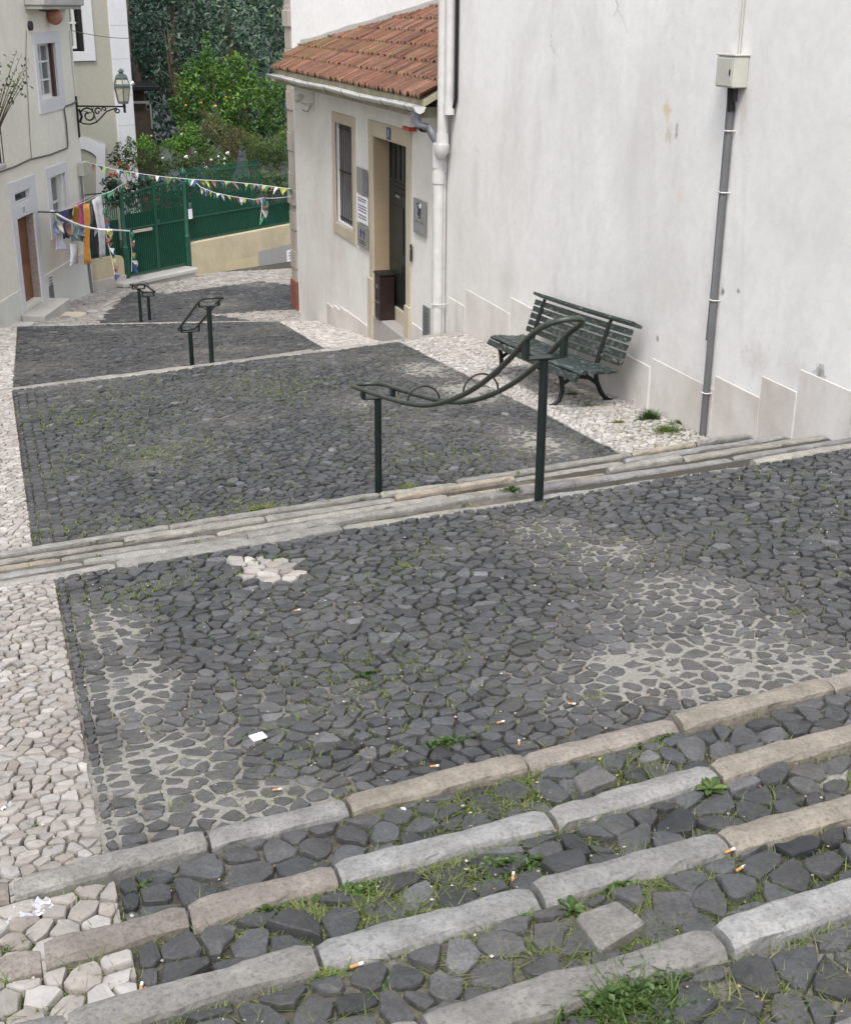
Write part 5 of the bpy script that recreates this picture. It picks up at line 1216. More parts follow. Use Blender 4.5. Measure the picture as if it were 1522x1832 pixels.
for (x,z,w_,a_,th) in((.440,.462,.058,-106,.028),(.462,.533,.057,-106,.028),(.484,.604,.058,-107,.028),(.506,.674,.057,-107,.028),(.526,.743,.057,-107,.028)):
    slat(x,z,w_,a_,th,'back_slat',.0,BL-.02)
slat(.555,.815,.115,-28,.030,'top_rail',-.04,BL+.0)
for y in(.44,2.0):
    m=MB(BW)
    def tb(P,r): m.tube([(x,y,z) for x,z in P],r,8)
    tb([(-.07,.012),(-.03,.012),(.03,.05),(.06,.14),(.05,.24),(.03,.32)],[.014,.018,.022,.024,.024,.022])
    tb([(.60,.010),(.57,.012),(.51,.04),(.46,.11),(.42,.20),(.40,.30),(.41,.40),(.45,.55),(.50,.72),(.53,.80)],[.014,.018,.022,.024,.024,.024,.024,.022,.020,.018])
    tb([(.045,.20),(.12,.25),(.24,.27),(.34,.25),(.42,.19)],.020)
    tb([(.0,.32),(.06,.365),(.2,.365),(.38,.355),(.42,.40)],.018)
    for x in(.12,.22,.32): tb([(x,.25),(x-.01,.30),(x,.36)],.014)
    m.build('leg',M['black_iron'],bn,smooth=True)
# ================================================================ BUNTING AND LAUNDRY
def flagstring(name,label,pts,sp,seed,size=.14,cordmat='paper',skip=.08,cord=.006):
    rnd=random.Random(seed); t=thing('bunting',label,'bunting',pts[0]); m=MB(); m.tube(pts,cord,5); m.build('cord',M[cordmat],t)
    cols=['f_yellow','f_green','f_red','f_white','f_blue']; d=0;k=0;nf=0
    for a,b in zip(pts,pts[1:]):
        a,b=Vector(a),Vector(b); L=(b-a).length
        while d<L:
            p=a+(b-a)*(d/L); u=(b-a).normalized(); d+=sp*rnd.uniform(.8,1.25)
            if rnd.random()<skip: k+=1; continue
            w_=size*rnd.uniform(.8,1.15); h=size*rnd.uniform(.85,1.4); m=MB(); sw=Vector((rnd.gauss(0,.35),rnd.gauss(0,.35),0))*h
            if abs(u.z)>.8: u2=Vector((rnd.uniform(.5,1),rnd.gauss(0,.4),rnd.gauss(0,.3))).normalized(); dn=Vector((rnd.gauss(0,.25),rnd.gauss(0,.25),-1))*h
            else: u2=u; dn=Vector((0,0,-1))*h+sw
            A_,B_,C_=p,p+u2*w_,p+u2*w_*rnd.uniform(.3,.7)+dn; mid=(A_+C_)/2+Vector((rnd.gauss(0,.012),rnd.gauss(0,.02),0)); mi2=(B_+C_)/2+Vector((rnd.gauss(0,.012),rnd.gauss(0,.02),0))
            i=[m.P(x) for x in(A_,B_,mi2,C_,mid)]; m.face((i[0],i[1],i[2],i[4])); m.face((i[4],i[2],i[3])); m.build('flag',M[cols[(k+(rnd.random()<.25))%5]],t); k+=1; nf+=1
        d-=L
    return t
pA=Vector(PL.W(PL.A(151,289,.1)[0],.1,PL.A(151,289,.1)[1])); pB=onS(521,338,25.9)
def span(pa,pb,px,n=None):   # follow photo columns while depth runs evenly between the two ends
    out=[pa]; 
    for u,v,f in px:
        d=pa.length*(1-f)+pb.length*f; r=ray(u,v); out.append(r*(d/r.length))
    return out+[pb]
flagstring('bunting','long string of coloured pennants from the cream house corner to the stone pier',span(pA,pB,[(205,303,.14),(260,312,.3),(300,317,.4),(345,321,.52),(400,324,.66),(460,330,.83)]),.115,1,.12)
pJ=span(pA,pB,[(347,322,.52)])[1]; pE=onS(521,351,25.9)
flagstring('bunting','shorter pennant string branching off the long one and sagging before the green fence',span(pJ,pE,[(358,334,.08),(385,345,.3),(420,352,.5),(455,357,.68),(470,354,.75)])[:-1],.11,2,.12)
wire(span(pJ,pE,[(470,354,.75)])[1],pE,.02,.005,'cord','bare white cord from the shorter pennants to the stone pier','cord','paper')
p=span(pJ,pE,[(468,356,.74)])[1]; flagstring('bunting','loose tail of blue and white pennants hanging in front of the fence',[p,p+Vector((0,0,-.18)),p+Vector((-.04,0,-.42))],.07,3,.13,skip=0)
NL=.62
def lp(u,v,n=NL): a,z=PL.A(u,v,n); return Vector(PL.W(a,n,z))
p1=lp(185,372,.9); flagstring('bunting','pennant tail hanging beside the white sheet down to the pavement',[p1,lp(188,410,.9),lp(195,440,.95),lp(202,470,1.0),lp(207,497,1.05)],.11,5,.13,skip=0)
p2=Vector(PG.W(*[PG.A(232,413,.25)[0],.25,PG.A(232,413,.25)[1]])); p3=Vector(PG.W(*[PG.A(236,486,.25)[0],.25,PG.A(236,486,.25)[1]]))
flagstring('bunting','pennant tail hanging in front of the left gate leaf',[p2,(p2+p3)/2+Vector((.03,0,0)),p3],.10,6,.13,skip=0)
flagstring('bunting','short pennant string rising from the laundry rod to the left gate post',[lp(182,348,.8),lp(200,342,1.0),Vector(PG.W(PG.A(222,326)[0],.05,PG.A(222,326)[1]))],.17,7,.14)
w0=Vector(PL.W(*[PL.A(92,377,.55)[0],.55,PL.A(92,377,.55)[1]]))
flagstring('bunting','white twisted cord with a few ribbons from the window rod to the gate',[w0,lp(112,389,.7),lp(130,398,.8),lp(150,405,.85),lp(175,410,1.0),lp(200,411,1.3),p2],.9,8,.15,skip=.3,cord=.022)
# rods
for (u0,v0,u1,v1,lb_) in((68,379,103,380,'left'),(152,349,182,346,'right')):
    a,z=PL.A(u0,v0,0); b,zz=PL.A(u1,v1,NL+.15); m=PL.mb(); m.tube([(a,0,z),(b,NL+.15,zz)],.016,6)
    tag(m.build('laundry_rod',M['black_iron'],None,PL.W(a,0,z)),'black iron laundry rod sticking out %s of the lower window'%lb_,'rod')
a,z=PL.A(82,379,.3); b,y=PL.A(168,348,.3)
wire(lp(90,379,.35),lp(166,349,.35),.03,.004,'clothesline','inner white clothesline between the two rods','clothesline','paper')
wire(lp(100,380,NL),lp(180,347,NL),.03,.004,'clothesline','outer white clothesline between the two rods','clothesline','paper')
def cloth_item(name,label,cat,tl,tr,bl,br,n,mat,seed,fold=.03,taper=None,nx=8,ny=10,extra=None):
    rnd=random.Random(seed); A_=[PL.A(*p,n) for p in(tl,tr,bl,br)]; m=PL.mb(); ph=rnd.uniform(0,6); fr=rnd.uniform(5,9); g=[]
    for j in range(ny+1):
        f=j/ny; row=[]
        for i in range(nx+1):
            x=i/nx; top=(A_[0][0]*(1-x)+A_[1][0]*x,A_[0][1]*(1-x)+A_[1][1]*x); bot=(A_[2][0]*(1-x)+A_[3][0]*x,A_[2][1]*(1-x)+A_[3][1]*x)
            s=taper(f) if taper else 1; a=top[0]*(1-f)+bot[0]*f; ac=(top[0]*(1-f)+bot[0]*f); z=top[1]*(1-f)+bot[1]*f
            cx=(A_[0][0]+A_[1][0])/2*(1-f)+(A_[2][0]+A_[3][0])/2*f; a=cx+(a-cx)*s
            row.append((a,n+fold*math.sin(ph+x*fr+f*1.5)*(.3+f)+.02*math.sin(f*5+ph),z-.015*math.sin(x*9+ph)*f))
        g.append(row)
    F_=[[m.P(p) for p in r] for r in g]; B_=[[m.P((p[0],p[1]-.006,p[2])) for p in r] for r in g]
    for j in range(ny):
        for i in range(nx): m.face((F_[j][i],F_[j][i+1],F_[j+1][i+1],F_[j+1][i])); m.face((B_[j][i],B_[j+1][i],B_[j+1][i+1],B_[j][i+1]))
    for j in range(ny): m.face((F_[j][0],F_[j+1][0],B_[j+1][0],B_[j][0])); m.face((F_[j][nx],B_[j][nx],B_[j+1][nx],F_[j+1][nx]))
    for i in range(nx): m.face((F_[ny][i],F_[ny][i+1],B_[ny][i+1],B_[ny][i])); m.face((F_[0][i],B_[0][i],B_[0][i+1],F_[0][i+1]))
    o=m.build(name,M[mat],None,PL.W(A_[0][0],n,A_[0][1]),smooth=True); return tag(o,label,cat)
cup=lambda f:.35+.65*math.sin(math.pi*min(1,f*.75+.25))
cloth_item('hanging_towel','bright orange towel with dark stripes near its hem on the clothesline','towel',(148,366),(159,364),(152,473),(165,471),.62,'c_orange',1)
for v0,v1 in((458,460),(463,465)): pass
cloth_item('hanging_sheet','long white sheet hanging at the right end of the clothesline','sheet',(167,358),(181,349),(180,464),(189,457),.66,'c_white',2,.04)
cloth_item('hanging_sheet','dark charcoal cloth half hidden behind the long white sheet','cloth',(163,372),(170,368),(170,461),(178,458),.40,'c_charcoal',3)
cloth_item('hanging_shirt','mustard yellow cloth beside the pink one on the clothesline','cloth',(129,369),(139,368),(133,408),(142,406),.42,'c_mustard',4)
cloth_item('hanging_shirt','bright pink cloth left of the orange towel','cloth',(140,364),(150,361),(143,410),(150,408),.44,'c_pink',5)
cloth_item('hanging_shirt','navy blue top folded over the line below the window','cloth',(107,378),(126,374),(112,427),(122,426),.46,'c_navy',6)
cloth_item('hanging_shirt','dark brown cloth between the navy top and the mustard cloth','cloth',(120,375),(129,372),(124,393),(130,391),.36,'c_brown',7)
cloth_item('hanging_shirt','teal grey cloth at the left end of the laundry','cloth',(96,381),(108,383),(97,395),(108,397),.40,'c_teal',8)
cloth_item('hanging_hat','blue cap shaped cloth hanging lowest at the left of the laundry','cloth',(97,395),(106,395),(97,418),(108,420),.60,'c_blue',9,taper=cup)
cloth_item('hanging_hat','cream oval cloth hanging beside the blue one','cloth',(105,396),(117,397),(108,417),(114,417),.66,'c_cream',10,taper=cup)
cloth_item('hanging_shirt','pale lavender shirt hanging below the blue and cream cloths','shirt',(105,414),(113,414),(103,450),(123,443),.58,'c_lavender',11,.04)
cloth_item('hanging_shirt','striped reddish cloth hanging left of the teal one','cloth',(120,399),(130,400),(122,424),(131,420),.68,'c_stripe',12,taper=cup)
cloth_item('hanging_shirt','pale teal oval cloth hanging in the middle of the lower row','cloth',(131,402),(142,403),(133,427),(141,427),.72,'c_teal',13,taper=cup)
cloth_item('hanging_shirt','grey teal folded top spread under the pale teal oval cloth','shirt',(124,420),(150,418),(128,433),(152,431),.55,'c_teal',14)
cloth_item('hanging_shirt','long pale lilac shirt hanging lowest over the white dado','shirt',(127,436),(140,436),(123,477),(143,470),.50,'c_white',15,.05)
cloth_item('hanging_shirt','small grey blue cloth between the lower row and the orange towel','cloth',(143,405),(152,406),(144,422),(151,424),.60,'c_blue',16)
# ================================================================ GARDEN BEYOND THE FENCE
def crown(mb,blobs,S,leaf,dens,rnd,tone=.45,jd=.5,asp=.5,up=.4,hole=.0):
    for b in blobs:
        u,v,rp=b[:3]; s=S+(b[3] if len(b)>3 else rnd.uniform(-jd,jd)); r=ray(u,v); c=r*(s/r.y); rad=rp/F*c.length*1.02
        tn=tone+rnd.gauss(0,.10); n=int(dens*6.5*rad*rad/(leaf*leaf))
        for k in range(n):
            d=Vector((rnd.gauss(0,1),rnd.gauss(0,1),rnd.gauss(0,1))).normalized(); q=rnd.random()**.45*rad*(1+.35*noise.noise(d*2.2+c))
            p=c+d*q
            if hole and noise.noise(p*1.9)<-hole: continue
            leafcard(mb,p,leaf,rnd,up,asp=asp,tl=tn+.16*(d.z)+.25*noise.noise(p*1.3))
def trunk(base,tips,r0,parent,rnd,name='trunk',mat='bark'):
    m=MB(); base=Vector(base)
    top=base+(sum((Vector(t) for t in tips),Vector())/len(tips)-base)*.45
    pts=[base,base+(top-base)*.5+Vector((rnd.gauss(0,.05),rnd.gauss(0,.05),0)),top]; m.tube(pts,[r0,r0*.8,r0*.6],9)
    for t in tips:
        t=Vector(t); mid=(top+t)/2+Vector((rnd.gauss(0,.15),rnd.gauss(0,.15),rnd.gauss(0,.1))); m.tube([top-Vector((0,0,.1)),mid,t],[r0*.5,r0*.3,r0*.1],6)
    return m.build(name,M[mat],parent)
def px(u,v,S): r=ray(u,v); return r*(S/r.y)
GZ=-5.9
def tree(name,label,cat,blobs,S,leaf,dens,mat,seed,tone=.45,base_u=None,r0=.12,asp=.5,hole=0,jd=.5,group=None):
    rnd=random.Random(seed); us=base_u or sum(b[0] for b in blobs)/len(blobs); bp=px(us,250,S); bp.z=GZ-.6
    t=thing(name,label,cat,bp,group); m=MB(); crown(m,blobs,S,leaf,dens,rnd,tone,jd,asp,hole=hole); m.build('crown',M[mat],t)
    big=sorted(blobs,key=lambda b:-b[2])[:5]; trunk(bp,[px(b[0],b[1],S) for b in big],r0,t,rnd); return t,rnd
T1,_r=tree('orange_tree','bright green orange tree with a tall leader and scattered oranges','tree',
  [(372,62,9),(372,80,13),(378,98,17),(360,112,20),(392,112,20),(345,130,24),(420,108,18),(440,130,26),(380,140,34),(405,160,38),(340,165,28),(320,150,18),(455,165,34),(360,190,34),(400,200,38),(440,200,36),(480,185,26),(330,205,24),(495,215,26),(470,235,30),(420,235,30),(500,160,18),(505,250,22),(378,228,26),(318,185,18)],38.5,.125,3.0,'leaf_orange',21,.50,400,.12,hole=.30)
for (u,v) in((360,184),(333,189),(386,190),(404,174)):
    c=px(u,v,38.0); m=MB(); r_=.042; m.lathe([(r_*math.sin(math.pi*k/8),-r_*math.cos(math.pi*k/8)) for k in range(9)],c,10); m.build('fruit',M['fruit'],T1,smooth=True)
tree('evergreen_tree','tall dark evergreen with glossy grey green leaves behind the orange tree','tree',
  [(u+random.Random(u*7+v).uniform(-9,9),v,30) for u in range(395,560,30) for v in range(-60,170,28)],43.0,.20,1.5,'leaf_dark',22,.50,470,.22,asp=.42,hole=.26,jd=1.0)
tree('evergreen_tree','dark leafy evergreen in the middle, left of the orange tree leader','tree',
  [(u+random.Random(u*3+v).uniform(-9,9),v,26) for u in range(300,400,26) for v in range(-50,150,26)],44.5,.19,1.5,'leaf_dark',23,.40,340,.2,asp=.45,hole=.22,jd=1.0)
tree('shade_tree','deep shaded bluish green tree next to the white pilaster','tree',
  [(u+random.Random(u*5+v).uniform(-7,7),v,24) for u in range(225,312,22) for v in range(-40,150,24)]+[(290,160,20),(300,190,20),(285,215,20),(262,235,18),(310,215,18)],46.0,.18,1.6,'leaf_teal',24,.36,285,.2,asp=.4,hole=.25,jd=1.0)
tree('backdrop_tree','faint tall tree behind all the others, showing between their crowns','tree',
  [(u,v,42) for u in range(200,580,50) for v in range(-90,260,46)],52.0,.30,1.5,'leaf_teal',25,.30,400,.25,asp=.5,hole=.45,jd=1.0)
for k,(nm,lb_,bl,S,lf,mt,tn,asp) in enumerate((
  ('shrub','feathery brownish olive shrub in the middle of the garden','shrub' and [(395,235,20),(420,250,24),(380,215,14),(372,230,16),(405,262,26),(440,255,18),(365,205,9)],36.6,.085,'leaf_brown',.5,.22),
  ('shrub','light green feathery shrub right of the brownish one','' or [(450,262,24),(475,270,26),(500,265,24),(460,285,22),(490,290,22),(505,250,16),(512,280,18)],36.4,.085,'leaf_shrub',.62,.25),
  ('shrub','bushy mid green shrub left of the brownish one','' or [(335,245,20),(320,260,20),(350,255,20),(345,232,15),(365,270,20),(330,275,20),(305,258,14)],36.8,.09,'leaf_bright',.42,.45),
  ('shrub','low yellow green bush beside the white pilaster','' or [(255,258,14),(270,265,14),(262,250,10),(285,262,12)],37.0,.085,'leaf_bright',.62,.5),
  ('shrub','thin grey green branches rising in front of the white pilaster','' or [(200,270,10),(210,262,9),(228,270,12),(235,258,9),(222,285,14),(205,285,12),(240,280,12),(195,262,6),(230,250,6)],35.6,.085,'leaf_shrub',.40,.4),
  ('rose_bush','rose bush carrying large white blooms above the fence','' or [(250,290,16),(275,285,18),(300,292,18),(325,290,18),(355,290,18),(385,280,18),(405,290,16),(290,305,14),(340,305,14),(395,302,14),(225,298,12)],35.4,.08,'leaf_shrub',.45,.5),
  ('hibiscus_bush','dark leafy bush with red flowers behind the gate','' or [(200,330,18),(225,340,20),(255,335,22),(285,340,22),(315,335,22),(340,330,18),(240,358,18),(280,360,18),(310,355,18),(355,345,14),(212,360,16),(195,352,12)],34.9,.11,'leaf_teal',.50,.6),
  ('shrub','green bush behind the railing right of the gate','' or [(350,322,14),(375,318,16),(405,320,16),(440,322,16),(470,318,16),(500,315,16),(425,335,14),(480,335,14),(455,340,12),(510,335,12),(390,338,12)],35.3,.085,'leaf_shrub',.38,.45))):
    t,rn=tree(nm,lb_,'shrub' if nm=='shrub' else 'bush',bl,S,lf,3.2 if asp>.3 else 5.0,mt,40+k,tn,None,.03,asp,hole=.35,jd=.35)
    if nm=='rose_bush':
        for (u,v,r_) in((333,281,.055),(291,283,.035),(407,274,.05),(378,286,.035),(391,280,.03),(402,284,.035),(401,293,.03),(369,300,.04),(359,309,.04),(325,240,.03),(271,243,.025),(350,272,.022)):
            c=px(u,v,S-.45); m=MB()
            for q in range(9):
                an=q*2.4; m.tint=(1,1,1); d=Vector((math.cos(an)*r_*.5,math.sin(an)*r_*.5,(q%3-1)*r_*.4)); m.lathe([(r_*.1,-r_*.5),(r_*.5,-r_*.2),(r_*.55,.1*r_),(r_*.25,r_*.45)],c+d,7)
            m.build('bloom',M['petal_white'],t,smooth=True)
    if nm=='hibiscus_bush':
        for (u,v) in((205,313),(198,312),(228,297),(260,355),(281,356),(204,367),(300,339),(213,290),(310,372),(470,337)):
            c=px(u,v,S-.55); m=MB()
            for q in range(5):
                an=q*1.257; d=Vector((math.cos(an)*.05,-.02,math.sin(an)*.05)); s=Vector((math.cos(an+.5)*.035,0,math.sin(an+.5)*.035)); i=[m.P(c),m.P(c+d*.8+s),m.P(c+d*1.5),m.P(c+d*.8-s)]; m.face(i)
            m.build('flower',M['petal_red'],t)
# shaded garden hut with white rail
sh=thing('garden_hut','dark garden hut with pale beam in the shade beside the white pilaster','hut',px(255,215,43))
c=px(255,205,43); x0=px(225,205,43).x; x1=px(272,205,43).x; zt_=px(250,162,43).z; zm=px(250,183,43).z
m=MB(); m.box(x0,x1,43,45,GZ-1,px(250,240,43).z+.6); m.box(x0,x1,44.6,45,GZ,zt_); m.build('wall',M['bark'],sh)
m=MB(); m.box(x0-.1,x1+.3,42.8,45.1,zt_,zt_+.14,.02); m.build('roof',M['black_iron'],sh)
m=MB(); m.box(x0,x1,42.95,43.03,zm-.035,zm+.035); m.box(x1-.05,x1,42.95,43.03,zm-.8,zm+.035); m.build('rail',M['patch_wall'],sh)
# distant grey house behind the trees, seen only as pale glints
M['far_wall']=simple('far_wall',(.10,.115,.12,1),.9,0,.4,.6)
dh=thing('distant_house','pale distant house wall glimpsed through gaps in the tree crowns','building',(8,60,-6)); m=MB(); m.box(-8,26,60,70,-8,6); m.build('wall',M['far_wall'],dh); m=MB(); m.prism([(-8.5,6),(26.5,6),(24,8.5),(-6,8.5)],59.6,70.4); m.build('roof',M['tile'],dh)
for k in range(5):
    m=MB(); x=-2+k*4.2; m.box(x,x+1.1,59.93,60.05,-3.2,-1.2); m.build('window',M['dark_glass'],dh)
# garden soil bank so the beds sit above the street
m=MB(); g=[]
for i in range(15):
    for j in range(9):
        a=-9+i*2; b=-.5-j*1.1; p=PG.W(a,b,GZ-.25+.15*noise.noise(Vector((a,b,0)))); m.v.append(p)
for i in range(14):
    for j in range(8): k=i*9+j; m.face((k,k+1,k+10,k+9))
struct('garden_ground',m,M['soil'],(0,0,0))
# ================================================================ WEEDS, GRASS, LITTER
TREADS=[('L5','L4'),('L4','L3'),('L3','L2'),('L2','L1')]
def gany(u,v):
    for a,b in TREADS:
        p=onZ(u,v,LN[b][2]-.03)
        if lS(a,p.x)+.03<p.y<lS(b,p.x)-.03: return p
    p=g1(u,v)
    if lS('L1',p.x)<p.y<lS('U2',p.x): p.z-=.008; return p
    p=g2(u,v)
    if lS('l2',p.x)<p.y<lS('c3',p.x): p.z-=.008; return p
    p=g3(u,v)
    if lS('c3e',p.x)<p.y<lS('c4',p.x): return p
    for i in range(5):
        p=onZ(u,v,-2.6-.15*i)
        if abs(p.y-lS('f%d'%i,p.x))<.12: return p
    return g4(u,v)
def blade(mb,p,h,rnd,w=.004,lean=.5,tl=.5):
    q=min(1,max(0,rnd.gauss(tl,.2))); mb.tint=(q,q,q); an=rnd.uniform(0,6.28); d=Vector((math.cos(an),math.sin(an),0)); s=Vector((-d.y,d.x,0))*w; L=rnd.uniform(.2,lean)*h
    a=p+d*L*.3+Vector((0,0,h*.55)); b=p+d*L*1.1+Vector((0,0,h*rnd.uniform(.6,1)))
    i=[mb.P(p-s),mb.P(p+s),mb.P(a+s*.8),mb.P(a-s*.8),mb.P(b)]; mb.face(i[:4]); mb.face((i[3],i[2],i[4]))
def tuft(mb,p,rnd,n,h,spr,w=.0035,lean=1.0,tl=.5):
    for _ in range(n):
        a=rnd.uniform(0,6.28); r=abs(rnd.gauss(0,spr)); blade(mb,p+Vector((math.cos(a)*r,math.sin(a)*r,-.008)),h*rnd.uniform(.45,1.2),rnd,w,lean,tl)
gr=MB(); rw=random.Random(99)
def scatter(n,x0,x1,f0,f1,zf,h,w,nb,base=.06,md=1.0):
    c=0;tries=0
    while c<n and tries<n*40:
        tries+=1; x=rw.uniform(x0,x1); f=rw.random(); y=f0(x)*(1-f)+f1(x)*f
        m=gauss_mask(MOSS,x,y)*md+base
        if rw.random()>m: continue
        tuft(gr,Vector((x,y,zf(x,y)-.012)),rw,rw.randint(*nb),h*rw.uniform(.5,1.2),.012,w,1.2,rw.uniform(.35,.7)); c+=1
for a,b in TREADS: z=LN[b][2]-.03; scatter(2600,-.2,2.6,lambda x,a=a:lS(a,x)+.05,lambda x,b=b:lS(b,x)-.05,lambda x,y,z=z:z,.046,.0018,(6,15),.10)
scatter(3200,-.4,5.4,lambda x:lS('L1',x)+.05,lambda x:lS('U2',x)-.05,lambda x,y:ramp_z(0,x,y),.033,.0022,(4,10),.07)
scatter(60,.0,5.4,lambda x:lS('U2',x)-.12,lambda x:lS('U2',x)-.05,lambda x,y:ramp_z(0,x,y),.03,.0026,(5,12),.5)
scatter(6500,.05,5.5,lambda x:lS('l2',x)+.05,lambda x:lS('c3',x)-.05,lambda x,y:ramp_z(1,x,y),.036,.0042,(4,9),.06)
scatter(90,4.75,5.6,lambda x:lS('l2',x)+.05,lambda x:lS('c3',x)-3,lambda x,y:ramp_z(1,x,y),.03,.004,(6,12),.15)
scatter(90,-.3,5.4,lambda x:lS('f0',x)+.06,lambda x:lS('f4',x)+.05,lambda x,y:-2.6-.15*max(1,min(4,math.ceil((y-lS('f0',x))/.46))),.05,.0035,(4,10),.3)
scatter(200,.3,4.5,lambda x:lS('c3e',x)+.1,lambda x:lS('c4',x)-.1,lambda x,y:ramp_z(2,x,y),.03,.008,(4,8),.05)
tag(gr.build('grass',M['grass'],None,(2,6,-2.5)),'short grass and moss growing in the joints of the paving','grass',None,'stuff')
def weed(u,v,r,h,label,kind,seed,tl=.5):
    rnd=random.Random(seed); p=gany(u,v); t=thing('weed_clump',label,'weed',p,'weeds growing between the stones'); m=MB()
    if kind in('leaf','mix'):
        n=int((420 if kind=='leaf' else 170)*(r/.1)**1.4)
        for _ in range(n):
            a=rnd.uniform(0,6.28); q=abs(rnd.gauss(0,.5))*r; c=p+Vector((math.cos(a)*q,math.sin(a)*q*.55,rnd.uniform(.003,h)*max(.2,1-q/r*.7)))
            leafcard(m,c,rnd.uniform(.010,.019),rnd,nrm=Vector((rnd.gauss(0,.5),rnd.gauss(0,.5),1)),asp=.85,tl=tl)
    if kind=='rosette':
        for k in range(13):
            a=k*2.4+rnd.uniform(-.3,.3); L=r*rnd.uniform(.6,1.1); d=Vector((math.cos(a),math.sin(a),0)); s=Vector((-d.y,d.x,0)); z=.006+.02*rnd.random(); q=min(1,max(0,rnd.gauss(tl,.15))); m.tint=(q,q,q)
            P_=[]
            for f,w in((0,.05),(.3,.16),(.6,.22),(.85,.15),(1,.02)):
                c=p+d*L*f+Vector((0,0,z+math.sin(f*2.2)*L*.25)); P_.append((m.P(c-s*L*w),m.P(c+Vector((0,0,-.004))),m.P(c+s*L*w)))
            for A,B in zip(P_,P_[1:]): m.face((A[0],A[1],B[1],B[0])); m.face((A[1],A[2],B[2],B[1]))
    if kind in('grass','mix'):
        for _ in range(int((30 if kind=='grass' else 55)*(r/.1))):
            a=rnd.uniform(0,6.28); q=abs(rnd.gauss(0,.5))*r; tuft(m,p+Vector((math.cos(a)*q,math.sin(a)*q*.5,0)),rnd,9,h,.012,.0026,1.3,tl)
    m.build('leaves',M['weed'] if kind!='grass' else M['grass'],t); return t
for i,w_ in enumerate(((1110,1795,.13,.07,'large leafy clump with long grass blades at the bottom right edge of the picture','mix'),
  (640,1605,.085,.03,'round clover mat just below the second kerb from the top of the near flight','leaf'),(480,1640,.05,.03,'small clover patch left of the round clover mat','leaf'),
  (860,1432,.13,.035,'long grassy strip under the middle of the highest visible near kerb line','grass'),(1050,1366,.06,.03,'tidy grass tuft beside the flat grey block under the upper near kerb','grass'),
  (1268,1424,.045,.03,'star shaped broad leaved weed between two kerbs on the right','rosette'),(905,1553,.07,.03,'clover patch in the middle of the third tread','leaf'),(960,1548,.04,.03,'little clover tuft right beside the third tread clover patch','leaf'),
  (1105,1597,.05,.035,'leafy sprig directly above the tilted grey square block','leaf'),(1022,1640,.035,.03,'broad leaved seedling touching the left corner of the tilted block','rosette'),
  (1330,1697,.07,.03,'low clump where two lowest kerbs meet on the right','mix'),(588,1752,.04,.04,'spiky blue green tuft below the lowest left kerb joint','grass'),(672,1772,.035,.025,'small pale clover near the bottom centre','leaf'),(815,1690,.03,.03,'tiny grassy tuft under the lowest middle kerb','grass'),
  (405,1560,.04,.03,'dry grass tuft on the first tread at the left','grass'),(520,1542,.045,.03,'grass tuft right of the dry one on the first tread','grass'),(270,1585,.04,.025,'thin clover by the white stones of the first tread','leaf'),(135,1608,.045,.035,'grass growing among the white stones of the first tread','grass'),
  (8,1712,.06,.05,'grassy clump cut by the left edge beside the white stones','grass'),(940,1650,.035,.02,'flat moss tuft left of the sapling leaves under the third kerb','leaf'),(1140,1335,.03,.02,'tiny green tuft near the right end of the upper tread','leaf'),(1195,1325,.035,.025,'yellow green sprig beside the upper tread block','mix'),(1395,1302,.05,.025,'grass mat under the far right of the highest near kerb','grass'),
  (722,1012,.05,.03,'grass tuft on the big landing near the long steps','grass'),(795,1328,.05,.035,'sprawling green weed at the middle of the big landing','mix'),(660,1204,.03,.02,'small green sprout on the big landing left of centre','leaf'),(498,998,.05,.02,'moss cushion beside the white stone patch','leaf'),(1060,1248,.04,.03,'grass sprout in front of the cemented area','grass'),
  (1192,772,.13,.09,'bushy bright grass clump by the wall near the pipe foot','grass'),(1160,750,.07,.13,'upright leafy weed against the wall right of the bench','mix'),(1052,728,.10,.07,'pale grass below the near end of the bench','grass'),(1105,757,.07,.06,'thin grass tuft between bench and dark paving','grass'),(1022,706,.06,.06,'grass tuft growing around the bench leg','grass'),(1215,757,.07,.07,'small grass clump nearest the dark wall pipe','grass'),
  (468,915,.09,.10,'wispy weeds growing from the long steps at the left','grass'),(735,878,.09,.09,'wispy weeds at the foot of the left handrail post','grass'),(915,880,.05,.05,'green sprig on the long steps beside the right handrail post','mix'),(1335,930,.05,.03,'grass tuft far right on the big landing','grass'),(1420,1095,.05,.03,'bright small tuft at the right of the big landing','grass'))):
    w_=list(w_); w_[2]*=(1.75 if w_[5]=='leaf' else 1.0 if w_[5]=='rosette' else 1.45) if i else 1.15; w_[3]*=1.0 if i else .8; w_[3]*=.8; weed(*w_,100+i,tl=.5+.12*math.sin(i*1.7))
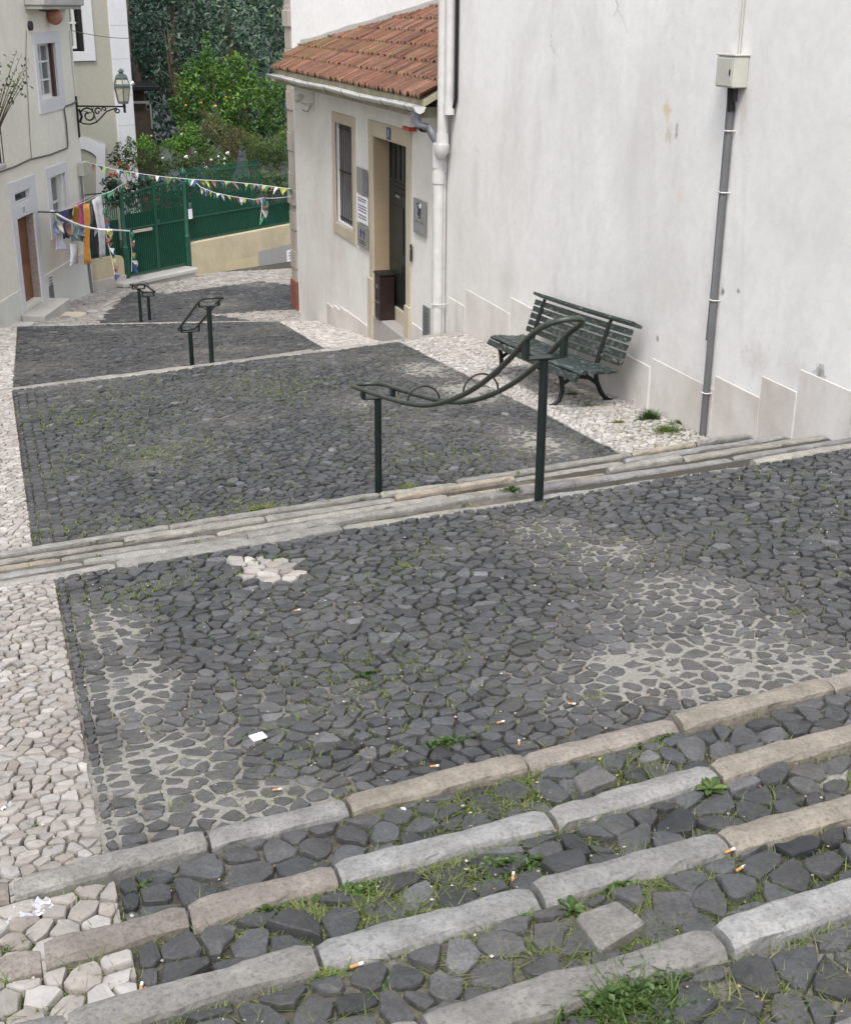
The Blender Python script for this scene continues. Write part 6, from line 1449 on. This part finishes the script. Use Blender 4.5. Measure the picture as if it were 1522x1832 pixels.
# litter
def butt(u,v,ang,label,L=.028,sc=1):
    p=gany(u,v); p.z+=.020; d=Vector((math.cos(ang),math.sin(ang),.05))*L/2; t=thing('cigarette_butt',label,'cigarette butt',p,'cigarette butts on the steps')
    m=MB(); m.tube([p-d,p+d*.3],.0034*sc,8); m.build('filter',M['filter'],t); m=MB(); m.tube([p+d*.3,p+d],.0037*sc,8); m.build('burnt_end',M['butt_white'],t)
for i,(u,v,a,l) in enumerate(((917,1580,1.1,'orange cigarette butt in the middle of the third tread'),(1322,1567,.3,'larger cigarette butt on dark stones at the right of the third tread'),(1303,1535,.2,'cigarette butt just under the right hand kerb joint'),(928,1334,1.2,'cigarette butt near the kerb at the bottom of the big landing'),(895,1297,.1,'cigarette butt on the big landing left of the kerb joint'),
   (496,1418,-.1,'cigarette butt in the grey cement at the lower left of the landing'),(254,1780,1.3,'cigarette butt between white stones and dark stones at the bottom left'),(777,1376,-.2,'cigarette butt beside a pale pebble above the first kerb'),(1022,1264,-.5,'cigarette butt near the pale cement smear on the landing'),(532,1096,.1,'far cigarette butt on the upper part of the big landing'),(638,1741,.1,'pale short butt under the lowest left kerb'))): butt(u,v,a,l)
def scrap(u,v,w_,h_,ang,label,name,mat,crumple=.004,lift=.02,n=5,seed=0,cat='paper scrap'):
    rnd=random.Random(seed); p=gany(u,v); p.z+=lift; m=MB(); c,s_=math.cos(ang),math.sin(ang); g=[]
    for j in range(n+1):
        for i in range(n+1):
            x=(i/n-.5)*w_; y=(j/n-.5)*h_; g.append(m.P((p.x+x*c-y*s_,p.y+x*s_+y*c,p.z+rnd.gauss(0,crumple))))
    for j in range(n):
        for i in range(n): k=j*(n+1)+i; m.face((g[k],g[k+1],g[k+n+2],g[k+n+1]))
    return tag(m.build(name,M[mat],None,p),label,cat)
p=gany(462,1323); m=MB(); m.xf=lambda x,y,z:(p.x+x*.97-y*.25,p.y+x*.25+y*.97,p.z+.016+z); m.box(-.026,.026,-.020,.020,0,.006,.001); m.box(-.020,-.016,-.016,.010,.0062,.0068) ; tag(m.build('paper_packet',M['paper'],None,p),'small white rectangular paper packet lying on the dark landing stones','packet')
M['bag']=simple('plastic_bag',(.50,.50,.56,1),.3,0,.1,8,.01,30)
scrap(52,1642,.12,.07,.2,'crumpled whitish plastic bag lying on the white stones at the left','plastic_bag','bag',.006,.018,14,3,'plastic bag')
scrap(400,1519,.022,.016,.4,'small blue and white wrapper by the kerb joint','wrapper','c_blue',.003,.02,3,4,'wrapper')
scrap(720,1459,.022,.018,.9,'small white crumpled wrapper on the first tread','wrapper','paper',.004,.02,3,5,'wrapper')
scrap(14,1448,.04,.02,.9,'shiny scrap of foil on the white stones at the left edge','foil_scrap','steel',.004,.02,3,6,'foil')
p=g2(1143,722); m=MB(); rr=random.Random(2); q=[(p.x+.07*math.cos(k),p.y+.05*math.sin(k)) for k in [2*math.pi*i/7 for i in range(7)]]; m.tint=(.45,.42,.37)
stone(m,q,lambda x,y:p.z+.05,rr,.0,0,(.45,.42,.38),0,.1); tag(m.build('loose_stone',M['limestone'],None,p),'loose pale stone lying at the foot of the white wall right of the bench','stone')
# crumbs of leaf, sand and chippings
db=MB(); rd=random.Random(31)
def crumb(x,y,z):
    s=rd.uniform(.002,.006); v=rd.choice(((.33,.22,.13),(.42,.38,.32),(.30,.27,.22),(.5,.47,.42),(.2,.13,.08))); db.tint=v; a=rd.uniform(0,6.28)
    i=[db.P((x+s*math.cos(a+k*1.57)*rd.uniform(.6,1.4),y+s*math.sin(a+k*1.57)*rd.uniform(.6,1.4),z+rd.uniform(0,.003))) for k in range(4)]; t=db.P((x,y,z+s*.6))
    for k in range(4): db.face((i[k],i[(k+1)%4],t))
for a,b in TREADS:
    for _ in range(420):
        x=rd.uniform(-.3,2.6); f=rd.random(); y=(lS(a,x)+.05)*(1-f)+(lS(b,x)-.05)*f; crumb(x,y,LN[b][2]-.020+rd.choice((-.014,-.014,.004)))
for _ in range(2200):
    x=rd.uniform(-.3,5); f=rd.random(); y=lS('L1',x)*(1-f)+lS('U2',x)*f; crumb(x,y,ramp_z(0,x,y)+rd.choice((-.012,-.010,.006)))
t=NT('debris'); t.col(t.attr('tint')); t.rough(.9)
tag(db.build('debris',t.m,None,(1,3,-2)),'dry leaf crumbs and chippings scattered on the paving','debris',None,'stuff')
